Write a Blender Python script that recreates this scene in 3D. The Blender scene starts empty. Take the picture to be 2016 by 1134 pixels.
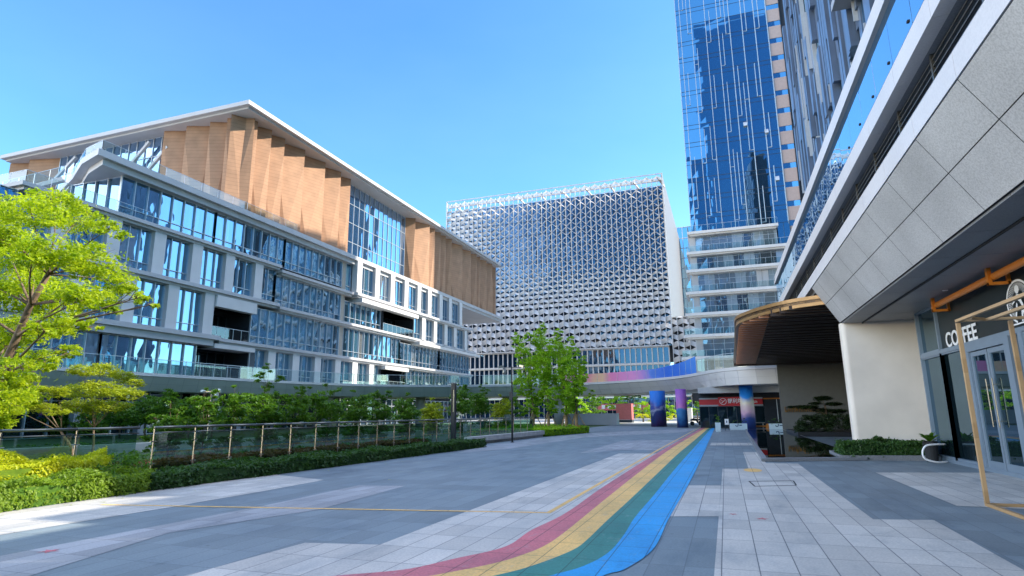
import bpy, math, random
import numpy as np
from mathutils import Vector, Matrix
R=math.radians
rng=random.Random(7); nr=np.random.default_rng(11)
S=bpy.context.scene; C=S.collection
# ------------------------------------------------------------------ camera
cam=bpy.data.cameras.new('camera'); co=bpy.data.objects.new('camera',cam); C.objects.link(co)
cam.sensor_width=36; cam.lens=36*1180/2016; cam.clip_start=.1; cam.clip_end=4000
co.matrix_world=Matrix(((0.9442159,0.0763681,0.3203502,0),(0.3291867,-0.190458,-0.9248578,0),(-0.0096163,0.9787204,-0.2049728,1.6),(0,0,0,1)))
S.camera=co
# ------------------------------------------------------------------ light
SUN_AZ=21.0   # from +X towards +Y
SUN_EL=35.0
w=bpy.data.worlds.new('World'); S.world=w; w.use_nodes=True
wn=w.node_tree; bg=wn.nodes['Background']
sky=wn.nodes.new('ShaderNodeTexSky'); sky.sky_type='NISHITA'; sky.sun_disc=False
sky.sun_elevation=R(SUN_EL); sky.sun_rotation=R(90-SUN_AZ); sky.air_density=1.0; sky.dust_density=0.6; sky.ozone_density=2.2
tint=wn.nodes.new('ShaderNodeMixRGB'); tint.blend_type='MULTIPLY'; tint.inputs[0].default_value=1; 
wtc=wn.nodes.new('ShaderNodeTexCoord'); wsp=wn.nodes.new('ShaderNodeSeparateXYZ'); wn.links.new(wtc.outputs['Generated'],wsp.inputs[0])
wr=wn.nodes.new('ShaderNodeValToRGB'); wn.links.new(wsp.outputs[2],wr.inputs[0])   # sky tint: low part dimmed, overhead brightened to lift the plaza's shade
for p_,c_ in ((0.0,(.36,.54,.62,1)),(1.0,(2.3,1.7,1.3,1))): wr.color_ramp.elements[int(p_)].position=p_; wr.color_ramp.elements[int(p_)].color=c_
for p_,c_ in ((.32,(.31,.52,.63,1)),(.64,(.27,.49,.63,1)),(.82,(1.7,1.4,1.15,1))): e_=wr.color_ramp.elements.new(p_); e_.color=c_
# added bright sky patch behind and left of the viewer, lifts shaded walls
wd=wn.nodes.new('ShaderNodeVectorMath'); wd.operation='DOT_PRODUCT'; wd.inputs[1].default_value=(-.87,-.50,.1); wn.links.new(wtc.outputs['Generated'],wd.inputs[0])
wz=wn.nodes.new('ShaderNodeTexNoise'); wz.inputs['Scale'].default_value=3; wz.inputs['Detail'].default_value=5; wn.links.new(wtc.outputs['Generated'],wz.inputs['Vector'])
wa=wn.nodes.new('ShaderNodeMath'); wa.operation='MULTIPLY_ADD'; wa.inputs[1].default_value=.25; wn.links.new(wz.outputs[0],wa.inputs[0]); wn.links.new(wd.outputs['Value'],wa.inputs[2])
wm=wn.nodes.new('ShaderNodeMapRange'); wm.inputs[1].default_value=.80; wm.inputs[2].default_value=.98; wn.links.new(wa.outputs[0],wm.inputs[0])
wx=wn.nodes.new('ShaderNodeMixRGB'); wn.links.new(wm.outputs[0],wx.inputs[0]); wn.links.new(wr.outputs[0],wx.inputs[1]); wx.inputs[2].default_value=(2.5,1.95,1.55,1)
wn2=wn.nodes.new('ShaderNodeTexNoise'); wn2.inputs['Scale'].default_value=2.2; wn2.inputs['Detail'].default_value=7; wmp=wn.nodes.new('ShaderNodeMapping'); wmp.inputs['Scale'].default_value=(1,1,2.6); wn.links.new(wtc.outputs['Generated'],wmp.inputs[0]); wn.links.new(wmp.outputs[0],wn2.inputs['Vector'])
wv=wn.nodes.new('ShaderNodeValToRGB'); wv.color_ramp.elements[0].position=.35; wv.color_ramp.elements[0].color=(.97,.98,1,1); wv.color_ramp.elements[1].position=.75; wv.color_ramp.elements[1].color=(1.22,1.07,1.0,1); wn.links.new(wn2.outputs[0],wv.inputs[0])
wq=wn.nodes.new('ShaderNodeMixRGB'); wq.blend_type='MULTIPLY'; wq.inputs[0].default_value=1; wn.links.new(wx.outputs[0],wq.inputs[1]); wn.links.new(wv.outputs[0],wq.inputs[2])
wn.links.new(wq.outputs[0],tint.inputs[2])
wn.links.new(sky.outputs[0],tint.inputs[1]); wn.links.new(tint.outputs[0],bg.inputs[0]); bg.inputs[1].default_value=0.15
sl=bpy.data.lights.new('sun','SUN'); sl.energy=2.0; sl.angle=R(.5); sl.color=(1,.9,.76)
so=bpy.data.objects.new('sun',sl); C.objects.link(so)
sd=Vector((math.cos(R(SUN_AZ))*math.cos(R(SUN_EL)),math.sin(R(SUN_AZ))*math.cos(R(SUN_EL)),math.sin(R(SUN_EL))))
so.rotation_euler=sd.to_track_quat('Z','Y').to_euler(); so.location=(60,40,120)
S.view_settings.view_transform='Standard'; S.view_settings.look='None'; S.view_settings.gamma=1
S.view_settings.exposure=2.05
S.render.engine='CYCLES'
S.cycles.max_bounces=8; S.cycles.transparent_max_bounces=16; S.cycles.caustics_reflective=False; S.cycles.caustics_refractive=False
S.cycles.use_denoising=True
# ------------------------------------------------------------------ materials
def newmat(n):
    m=bpy.data.materials.new(n); m.use_nodes=True; nt=m.node_tree; nt.nodes.clear()
    o=nt.nodes.new('ShaderNodeOutputMaterial'); return m,nt,o
def nd(nt,t,**k):
    n=nt.nodes.new(t)
    for a,b in k.items():
        if hasattr(n,a): setattr(n,a,b)
        else: n.inputs[a.replace('_',' ')].default_value=b
    return n
def ramp(nt,fac,cols,pos=None):
    r=nt.nodes.new('ShaderNodeValToRGB'); el=r.color_ramp.elements
    while len(el)<len(cols): el.new(.5)
    for i,c in enumerate(cols):
        el[i].position=(pos[i] if pos else i/(len(cols)-1)); el[i].color=(*c,1) if len(c)==3 else c
    nt.links.new(fac,r.inputs[0]); return r.outputs[0]
def pbr(n,col,rough=.6,metal=0,var=.12,scale=3,bump=0,bscale=40,spec=.5,fine=0,fscale=80):
    m,nt,o=newmat(n); b=nt.nodes.new('ShaderNodeBsdfPrincipled'); nt.links.new(b.outputs[0],o.inputs[0])
    b.inputs['Roughness'].default_value=rough; b.inputs['Metallic'].default_value=metal
    b.inputs['Specular IOR Level'].default_value=spec
    tc=nt.nodes.new('ShaderNodeTexCoord')
    nz=nd(nt,'ShaderNodeTexNoise',Scale=scale,Detail=5.0); nt.links.new(tc.outputs['Object'],nz.inputs['Vector'])
    lo=tuple(c*(1-var) for c in col); hi=tuple(min(1,c*(1+var)) for c in col)
    c=ramp(nt,nz.outputs[0],[lo,hi],[.3,.7])
    if fine:
        n2=nd(nt,'ShaderNodeTexNoise',Scale=fscale,Detail=3.0); nt.links.new(tc.outputs['Object'],n2.inputs['Vector'])
        c2=ramp(nt,n2.outputs[0],[(1-fine,)*3,(1+0,)*3],[.35,.6])
        mx=nt.nodes.new('ShaderNodeMixRGB'); mx.blend_type='MULTIPLY'; mx.inputs[0].default_value=1
        nt.links.new(c,mx.inputs[1]); nt.links.new(c2,mx.inputs[2]); c=mx.outputs[0]
    nt.links.new(c,b.inputs['Base Color'])
    if bump:
        n3=nd(nt,'ShaderNodeTexNoise',Scale=bscale,Detail=4.0); nt.links.new(tc.outputs['Object'],n3.inputs['Vector'])
        bp=nd(nt,'ShaderNodeBump',Strength=bump,Distance=.02); nt.links.new(n3.outputs[0],bp.inputs['Height']); nt.links.new(bp.outputs[0],b.inputs['Normal'])
    return m
def glass(n,dark,tint,lo=.35,hi=1.0,rough=.015,wob=.25,wscale=.55,cells=None):
    """coated facade glass: opaque dark body behind a strong mirror coat, slightly wavy"""
    m,nt,o=newmat(n); d=nt.nodes.new('ShaderNodeBsdfDiffuse'); g=nt.nodes.new('ShaderNodeBsdfGlossy')
    d.inputs[0].default_value=(*dark,1); g.inputs[0].default_value=(*tint,1); g.inputs['Roughness'].default_value=rough
    lw=nd(nt,'ShaderNodeLayerWeight',Blend=.35); mr=nt.nodes.new('ShaderNodeMapRange'); mr.inputs[3].default_value=lo; mr.inputs[4].default_value=hi
    nt.links.new(lw.outputs['Facing'],mr.inputs[0])
    mx=nt.nodes.new('ShaderNodeMixShader'); nt.links.new(mr.outputs[0],mx.inputs[0]); nt.links.new(d.outputs[0],mx.inputs[1]); nt.links.new(g.outputs[0],mx.inputs[2]); nt.links.new(mx.outputs[0],o.inputs[0])
    tc=nt.nodes.new('ShaderNodeTexCoord'); mp=nt.nodes.new('ShaderNodeMapping'); mp.inputs['Scale'].default_value=(1,1,.5)
    nt.links.new(tc.outputs['Object'],mp.inputs[0])
    nz=nd(nt,'ShaderNodeTexNoise',Scale=wscale,Detail=1.5); nt.links.new(mp.outputs[0],nz.inputs['Vector'])
    bp=nd(nt,'ShaderNodeBump',Strength=wob,Distance=.1); nt.links.new(nz.outputs[0],bp.inputs['Height'])
    nt.links.new(bp.outputs[0],g.inputs['Normal'])
    if cells:      # rooms differ behind the panes: blinds, lighter and darker tones
        sn=nt.nodes.new('ShaderNodeVectorMath'); sn.operation='SNAP'; sn.inputs[1].default_value=cells; nt.links.new(tc.outputs['Object'],sn.inputs[0])
        wh=nt.nodes.new('ShaderNodeTexWhiteNoise'); nt.links.new(sn.outputs[0],wh.inputs[0])
        c=ramp(nt,wh.outputs[0],[dark,tuple(k*.4 for k in dark),tuple(k*1.9+.02 for k in dark),(.20,.22,.22)],[0,.45,.72,.93]); c.node.color_ramp.interpolation='CONSTANT'; nt.links.new(c,d.inputs[0])
    return m
def clear(n,tint,refl=.12):
    m,nt,o=newmat(n); t=nt.nodes.new('ShaderNodeBsdfTransparent'); g=nt.nodes.new('ShaderNodeBsdfGlossy')
    t.inputs[0].default_value=(*tint,1); g.inputs['Roughness'].default_value=.02; g.inputs[0].default_value=(.85,.95,.95,1)
    lw=nd(nt,'ShaderNodeLayerWeight',Blend=.3); mr=nt.nodes.new('ShaderNodeMapRange'); mr.inputs[3].default_value=refl; mr.inputs[4].default_value=.9
    nt.links.new(lw.outputs['Fresnel'],mr.inputs[0])
    mx=nt.nodes.new('ShaderNodeMixShader'); nt.links.new(mr.outputs[0],mx.inputs[0]); nt.links.new(t.outputs[0],mx.inputs[1]); nt.links.new(g.outputs[0],mx.inputs[2]); nt.links.new(mx.outputs[0],o.inputs[0])
    return m
def leafmat(n,c1,c2,trans=.5,tcol=None):
    m,nt,o=newmat(n); d=nt.nodes.new('ShaderNodeBsdfPrincipled'); d.inputs['Roughness'].default_value=.45; d.inputs['Specular IOR Level'].default_value=.35
    t=nt.nodes.new('ShaderNodeBsdfTranslucent')
    tc=nt.nodes.new('ShaderNodeTexCoord'); nz=nd(nt,'ShaderNodeTexNoise',Scale=1.7,Detail=6.0,Roughness=.8); nt.links.new(tc.outputs['Object'],nz.inputs['Vector'])
    c=ramp(nt,nz.outputs[0],[c1,c2],[.36,.64]); nt.links.new(c,d.inputs['Base Color'])
    k=tcol or 1.6
    mul=nt.nodes.new('ShaderNodeMixRGB'); mul.blend_type='MULTIPLY'; mul.inputs[0].default_value=1; mul.inputs[2].default_value=(k*1.15,k*1.1,k*.5,1)
    nt.links.new(c,mul.inputs[1]); nt.links.new(mul.outputs[0],t.inputs[0])
    mx=nt.nodes.new('ShaderNodeMixShader'); mx.inputs[0].default_value=trans
    nt.links.new(d.outputs[0],mx.inputs[1]); nt.links.new(t.outputs[0],mx.inputs[2]); nt.links.new(mx.outputs[0],o.inputs[0]); return m
def paving(n,col,var=.18,joint=(.12,.14,.17),fine=.12):
    """stone slabs .77 x .37 m laid along the street, with dark joints and worn blotches"""
    m,nt,o=newmat(n); b=nt.nodes.new('ShaderNodeBsdfPrincipled'); nt.links.new(b.outputs[0],o.inputs[0])
    tc=nt.nodes.new('ShaderNodeTexCoord'); mp=nt.nodes.new('ShaderNodeMapping'); mp.inputs['Rotation'].default_value=(0,0,R(90)); mp.inputs['Location'].default_value=(.1,-.21,0)
    nt.links.new(tc.outputs['Object'],mp.inputs[0])
    br=nt.nodes.new('ShaderNodeTexBrick'); br.offset=0.0; br.squash=1.0
    for k,v in dict(Scale=1.0,Mortar_Size=.007,Mortar_Smooth=.3,Bias=0.0,Brick_Width=.77,Row_Height=.37).items(): br.inputs[k.replace('_',' ')].default_value=v
    nt.links.new(mp.outputs[0],br.inputs['Vector'])
    br.inputs['Color1'].default_value=(*[c*(1-var*1.3) for c in col],1); br.inputs['Color2'].default_value=(*[c*(1+var*.6) for c in col],1); br.inputs['Mortar'].default_value=(*joint,1)
    nz=nd(nt,'ShaderNodeTexNoise',Scale=.55,Detail=7.0,Roughness=.65); nt.links.new(tc.outputs['Object'],nz.inputs['Vector'])
    nL=nd(nt,'ShaderNodeTexNoise',Scale=1.0,Detail=5.0,Roughness=.7); mL=nt.nodes.new('ShaderNodeMapping'); mL.inputs['Scale'].default_value=(.9,.28,1); nt.links.new(tc.outputs['Object'],mL.inputs[0]); nt.links.new(mL.outputs[0],nL.inputs['Vector'])
    c0=ramp(nt,nL.outputs[0],[(.74,.78,.82),(1,1,1),(1.06,1.05,1.04)],[.34,.48,.7])
    c1a=ramp(nt,nz.outputs[0],[(.86,.88,.90),(1.06,1.05,1.04)],[.35,.65])
    m0=nt.nodes.new('ShaderNodeMixRGB'); m0.blend_type='MULTIPLY'; m0.inputs[0].default_value=1; nt.links.new(c0,m0.inputs[1]); nt.links.new(c1a,m0.inputs[2]); c1=m0.outputs[0]
    n2=nd(nt,'ShaderNodeTexNoise',Scale=38.0,Detail=4.0); nt.links.new(tc.outputs['Object'],n2.inputs['Vector'])
    c2=ramp(nt,n2.outputs[0],[(1-fine,)*3,(1.04,)*3],[.38,.6])
    m1=nt.nodes.new('ShaderNodeMixRGB'); m1.blend_type='MULTIPLY'; m1.inputs[0].default_value=1; nt.links.new(br.outputs[0],m1.inputs[1]); nt.links.new(c1,m1.inputs[2])
    m2=nt.nodes.new('ShaderNodeMixRGB'); m2.blend_type='MULTIPLY'; m2.inputs[0].default_value=1; nt.links.new(m1.outputs[0],m2.inputs[1]); nt.links.new(c2,m2.inputs[2])
    vo=nd(nt,'ShaderNodeTexVoronoi',Scale=1.7); nt.links.new(tc.outputs['Object'],vo.inputs['Vector'])
    c3=ramp(nt,vo.outputs['Distance'],[(.62,)*3,(.80,)*3,(1,1,1)],[.018,.04,.055]); m3=nt.nodes.new('ShaderNodeMixRGB'); m3.blend_type='MULTIPLY'; m3.inputs[0].default_value=1; nt.links.new(m2.outputs[0],m3.inputs[1]); nt.links.new(c3,m3.inputs[2])
    n5=nd(nt,'ShaderNodeTexNoise',Scale=.35,Detail=8.0,Roughness=.8,Distortion=.6); nt.links.new(tc.outputs['Object'],n5.inputs['Vector'])
    c5=ramp(nt,n5.outputs[0],[(.72,.75,.78),(1,1,1),(1,1,1)],[.33,.42,1]); m5=nt.nodes.new('ShaderNodeMixRGB'); m5.blend_type='MULTIPLY'; m5.inputs[0].default_value=1; nt.links.new(m3.outputs[0],m5.inputs[1]); nt.links.new(c5,m5.inputs[2])
    m2=m5
    nt.links.new(m2.outputs[0],b.inputs['Base Color'])
    rr=nt.nodes.new('ShaderNodeMapRange'); rr.inputs[3].default_value=.42; rr.inputs[4].default_value=.75; nt.links.new(nz.outputs[0],rr.inputs[0]); nt.links.new(rr.outputs[0],b.inputs['Roughness'])
    bp=nd(nt,'ShaderNodeBump',Strength=.35,Distance=.01); nt.links.new(m2.outputs[0],bp.inputs['Height']); nt.links.new(bp.outputs[0],b.inputs['Normal'])
    return m
def worn(m,base,amt=.5):
    """let scuffed patches of the slab below show through a paint layer"""
    nt=m.node_tree; b=[n for n in nt.nodes if n.type=='BSDF_PRINCIPLED'][0]; src=b.inputs['Base Color'].links[0].from_socket
    tc=nt.nodes.new('ShaderNodeTexCoord'); n1=nd(nt,'ShaderNodeTexNoise',Scale=3.2,Detail=9.0,Roughness=.75); mp=nt.nodes.new('ShaderNodeMapping'); mp.inputs['Scale'].default_value=(1.6,.7,1); nt.links.new(tc.outputs['Object'],mp.inputs[0]); nt.links.new(mp.outputs[0],n1.inputs['Vector'])
    f=ramp(nt,n1.outputs[0],[(0,0,0),(amt,amt,amt)],[.56,.70]); mx=nt.nodes.new('ShaderNodeMixRGB'); nt.links.new(f,mx.inputs[0]); nt.links.new(src,mx.inputs[1]); mx.inputs[2].default_value=(*base,1); nt.links.new(mx.outputs[0],b.inputs['Base Color'])
def stripes(n,c1,c2,axis=2,freq=3.0,rough=.5,metal=0,duty=.12,var=.1,spec=.5):
    """fine boards or slats: thin dark lines across one object axis"""
    m,nt,o=newmat(n); b=nt.nodes.new('ShaderNodeBsdfPrincipled'); nt.links.new(b.outputs[0],o.inputs[0]); b.inputs['Roughness'].default_value=rough; b.inputs['Metallic'].default_value=metal; b.inputs['Specular IOR Level'].default_value=spec
    tc=nt.nodes.new('ShaderNodeTexCoord'); sp=nt.nodes.new('ShaderNodeSeparateXYZ'); nt.links.new(tc.outputs['Object'],sp.inputs[0])
    mu=nt.nodes.new('ShaderNodeMath'); mu.operation='MULTIPLY'; mu.inputs[1].default_value=freq; nt.links.new(sp.outputs[axis],mu.inputs[0])
    fr=nt.nodes.new('ShaderNodeMath'); fr.operation='FRACT'; nt.links.new(mu.outputs[0],fr.inputs[0])
    c=ramp(nt,fr.outputs[0],[c2,c2,c1,c1],[0,duty,duty+.05,1])
    nz=nd(nt,'ShaderNodeTexNoise',Scale=.8,Detail=6.0); nt.links.new(tc.outputs['Object'],nz.inputs['Vector'])
    cv=ramp(nt,nz.outputs[0],[(1-var,)*3,(1+var,)*3],[.3,.7])
    m1=nt.nodes.new('ShaderNodeMixRGB'); m1.blend_type='MULTIPLY'; m1.inputs[0].default_value=1; nt.links.new(c,m1.inputs[1]); nt.links.new(cv,m1.inputs[2])
    nt.links.new(m1.outputs[0],b.inputs['Base Color']); return m
def artwrap(n,cols,pos,axis=2,lo=0,hi=1,blot=.25,bs=1.2,slant=0.0):
    """printed artwork: a slanted band gradient with soft painted blotches"""
    m,nt,o=newmat(n); b=nt.nodes.new('ShaderNodeBsdfPrincipled'); nt.links.new(b.outputs[0],o.inputs[0]); b.inputs['Roughness'].default_value=.4
    tc=nt.nodes.new('ShaderNodeTexCoord'); sp=nt.nodes.new('ShaderNodeSeparateXYZ'); nt.links.new(tc.outputs['Object'],sp.inputs[0])
    mr=nt.nodes.new('ShaderNodeMapRange'); mr.inputs[1].default_value=lo; mr.inputs[2].default_value=hi; nt.links.new(sp.outputs[axis],mr.inputs[0])
    nz=nd(nt,'ShaderNodeTexNoise',Scale=bs,Detail=3.0); nt.links.new(tc.outputs['Object'],nz.inputs['Vector'])
    ma=nt.nodes.new('ShaderNodeMath'); ma.operation='MULTIPLY_ADD'; ma.inputs[1].default_value=blot; nt.links.new(nz.outputs[0],ma.inputs[0]); nt.links.new(mr.outputs[0],ma.inputs[2])
    su=nt.nodes.new('ShaderNodeMath'); su.operation='SUBTRACT'; su.inputs[1].default_value=blot*.5; nt.links.new(ma.outputs[0],su.inputs[0])
    last=su.outputs[0]
    if slant:
        mm=nt.nodes.new('ShaderNodeMath'); mm.operation='MULTIPLY_ADD'; mm.inputs[1].default_value=slant; nt.links.new(sp.outputs[0],mm.inputs[0]); nt.links.new(last,mm.inputs[2]); last=mm.outputs[0]
    c=ramp(nt,last,cols,pos); nt.links.new(c,b.inputs['Base Color']); return m
M={}
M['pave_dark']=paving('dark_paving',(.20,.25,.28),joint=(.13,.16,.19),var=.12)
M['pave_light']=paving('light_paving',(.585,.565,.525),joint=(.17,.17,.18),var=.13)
M['asphalt']=pbr('asphalt',(.09,.1,.11),.8,bump=.2)
M['lawn']=pbr('lawn_soil',(.045,.085,.025),.9,var=.4,scale=4,bump=.6,bscale=60)
M['concrete']=pbr('pale_concrete',(.66,.63,.58),.7,var=.1,fine=.1,bump=.1)
M['white']=pbr('white_panel',(.68,.67,.66),.45,var=.05,scale=.6)
M['offwhite']=pbr('offwhite_panel',(.52,.52,.53),.5,var=.06,scale=.5)
M['greypanel']=pbr('grey_metal_panel',(.36,.38,.41),.4,var=.06,scale=.5)
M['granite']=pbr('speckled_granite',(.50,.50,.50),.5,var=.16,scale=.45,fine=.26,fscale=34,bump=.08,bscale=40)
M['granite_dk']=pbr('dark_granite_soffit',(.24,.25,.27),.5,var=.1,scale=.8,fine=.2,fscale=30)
M['fascia']=pbr('pale_blue_fascia',(.68,.66,.66),.35,var=.05,scale=.7,fine=.08,fscale=30)
M['joint']=pbr('dark_joint',(.02,.022,.025),.8)
M['stucco']=pbr('cream_render_wall',(.74,.69,.62),.85,var=.09,scale=.8,fine=.06,fscale=60,bump=.15,bscale=90)
M['glassL']=glass('blue_office_glass',(.022,.075,.115),(.46,.70,.92),.36,.85,wob=.3,wscale=.6,cells=(40,1.36,4.7))
M['glassT']=glass('tower_glass',(.01,.05,.12),(.55,.85,1.0),.72,1.0,wob=.12,wscale=.12)
M['glassD']=glass('dark_shop_glass',(.008,.018,.024),(.42,.58,.68),.08,.8,wob=.05)
M['glassM']=glass('lattice_backing_glass',(.012,.035,.075),(.30,.50,.75),.24,.9,wob=.4,wscale=.5)
M['glassB']=glass('balcony_glass',(.22,.27,.30),(.62,.82,.95),.35,.95,wob=.15,wscale=.5,cells=(2.0,40,4.2))
M['glassU']=glass('upper_box_glass',(.03,.10,.22),(.55,.72,.92),.45,.95,wob=.2,wscale=.4)
M['rail_clear']=clear('clear_rail_glass',(.78,.90,.88),.10)
M['rail_green']=clear('green_tinted_rail_glass',(.26,.48,.37),.12)
M['parapet']=glass('parapet_glass',(.04,.12,.22),(.62,.82,1.0),.55,1.0,rough=.01,wob=.15,wscale=.5)
M['mull']=pbr('pale_mullion',(.55,.6,.64),.35,metal=.3,var=.03)
M['mull_dk']=pbr('dark_frame',(.05,.06,.075),.4,metal=.3,var=.05)
M['frame_bl']=pbr('blue_grey_door_frame',(.22,.29,.37),.4,metal=.3,var=.05)
M['steel']=pbr('brushed_steel',(.24,.23,.20),.3,metal=.8,var=.05)
M['black']=pbr('black_paint',(.015,.016,.02),.4,var=.1)
M['darkvoid']=pbr('unlit_interior',(.03,.035,.045),.8)
M['beige']=pbr('beige_panel',(.42,.38,.33),.6,var=.05)
M['wood']=stripes('copper_boards',(.44,.25,.145),(.35,.195,.11),2,2.2,.78,duty=.1,var=.12)
M['woodframe']=stripes('raw_timber',(.44,.29,.15),(.36,.23,.11),2,.9,.6,duty=.2,var=.25)
M['copper']=pbr('copper_slat',(.62,.30,.18),.3,metal=.35,var=.1)
M['slat_dk']=pbr('dark_bronze_slat',(.085,.06,.05),.35,metal=.4,var=.1)
M['gold']=pbr('gold_trim',(.27,.15,.05),.35,metal=.3,var=.1)
M['orange']=pbr('orange_paint',(.62,.20,.02),.45,var=.06)
M['red_sign']=pbr('red_sign_face',(.55,.02,.025),.4,var=.05)
M['pinkred']=pbr('faded_red_board',(.62,.16,.16),.5,var=.08)
M['signwhite']=pbr('white_lettering',(.82,.84,.86),.4,var=.02)
M['blackboard']=pbr('black_green_sign_board',(.010,.017,.02),.45,var=.1)
M['lattice']=pbr('pale_lattice_metal',(.8,.78,.77),.5,metal=0,var=.05,scale=.3)
M['ribside']=stripes('ribbed_side_cladding',(.20,.19,.19),(.155,.15,.15),1,.35,.55,duty=.15,var=.04)
M['peach']=pbr('peach_spandrel',(.44,.35,.32),.55,var=.06)
M['findark']=pbr('dark_blue_fin',(.16,.22,.32),.3,metal=.4,var=.2,scale=.3)
M['bark']=pbr('bark',(.16,.11,.07),.9,var=.35,scale=8,bump=.6,bscale=30)
M['bark_wrap']=pbr('pale_trunk_wrap',(.5,.32,.16),.8,var=.2,scale=6)
M['leaf_y']=leafmat('fresh_yellow_green_leaf',(.16,.28,.012),(.44,.52,.025),.5)
M['leaf_m']=leafmat('mid_green_leaf',(.055,.14,.015),(.13,.27,.03),.4)
M['leaf_g']=leafmat('bright_green_leaf',(.17,.34,.02),(.36,.54,.04),.55)
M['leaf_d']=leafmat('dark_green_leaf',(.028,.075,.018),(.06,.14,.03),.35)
M['leaf_yh']=leafmat('yellow_hedge_leaf',(.36,.42,.012),(.58,.58,.03),.4)
M['leaf_gold']=leafmat('bronze_green_leaf',(.22,.28,.02),(.38,.44,.04),.45)
M['leaf_pink']=leafmat('reddish_ground_leaf',(.20,.07,.05),(.34,.14,.09),.3)
M['leaf_black']=leafmat('very_dark_needle',(.012,.028,.010),(.03,.06,.015),.2)
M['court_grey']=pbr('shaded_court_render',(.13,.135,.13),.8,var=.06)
M['soil']=pbr('dark_soil',(.05,.035,.025),.95,var=.3)
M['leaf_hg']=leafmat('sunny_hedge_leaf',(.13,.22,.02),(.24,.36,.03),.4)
M['water']=glass('black_pool_surface',(.004,.006,.008),(.8,.85,.9),.22,1.0,rough=.01,wob=.03)
M['plant_box']=pbr('white_blue_planter',(.55,.68,.74),.5,var=.04)
M['blueprint']=pbr('dark_blue_print',(.02,.06,.14),.5)
M['p_red']=paving('red_ground_paint',(.62,.17,.20),var=.05,joint=(.2,.06,.07),fine=.16)
M['p_yel']=paving('yellow_ground_paint',(.90,.56,.18),var=.05,joint=(.35,.22,.08),fine=.16)
M['p_grn']=paving('green_ground_paint',(.045,.24,.20),var=.05,joint=(.02,.08,.07),fine=.16)
M['p_blu']=paving('blue_ground_paint',(.02,.36,.78),var=.05,joint=(.01,.12,.3),fine=.12)
for k_ in ('p_red','p_yel','p_grn','p_blu'): worn(M[k_],(.42,.42,.42),.38)
M['pave_mid']=paving('mid_paving',(.36,.375,.40),joint=(.16,.17,.19))
M['scoot']=pbr('dark_scooter_plastic',(.02,.025,.035),.35)
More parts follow.
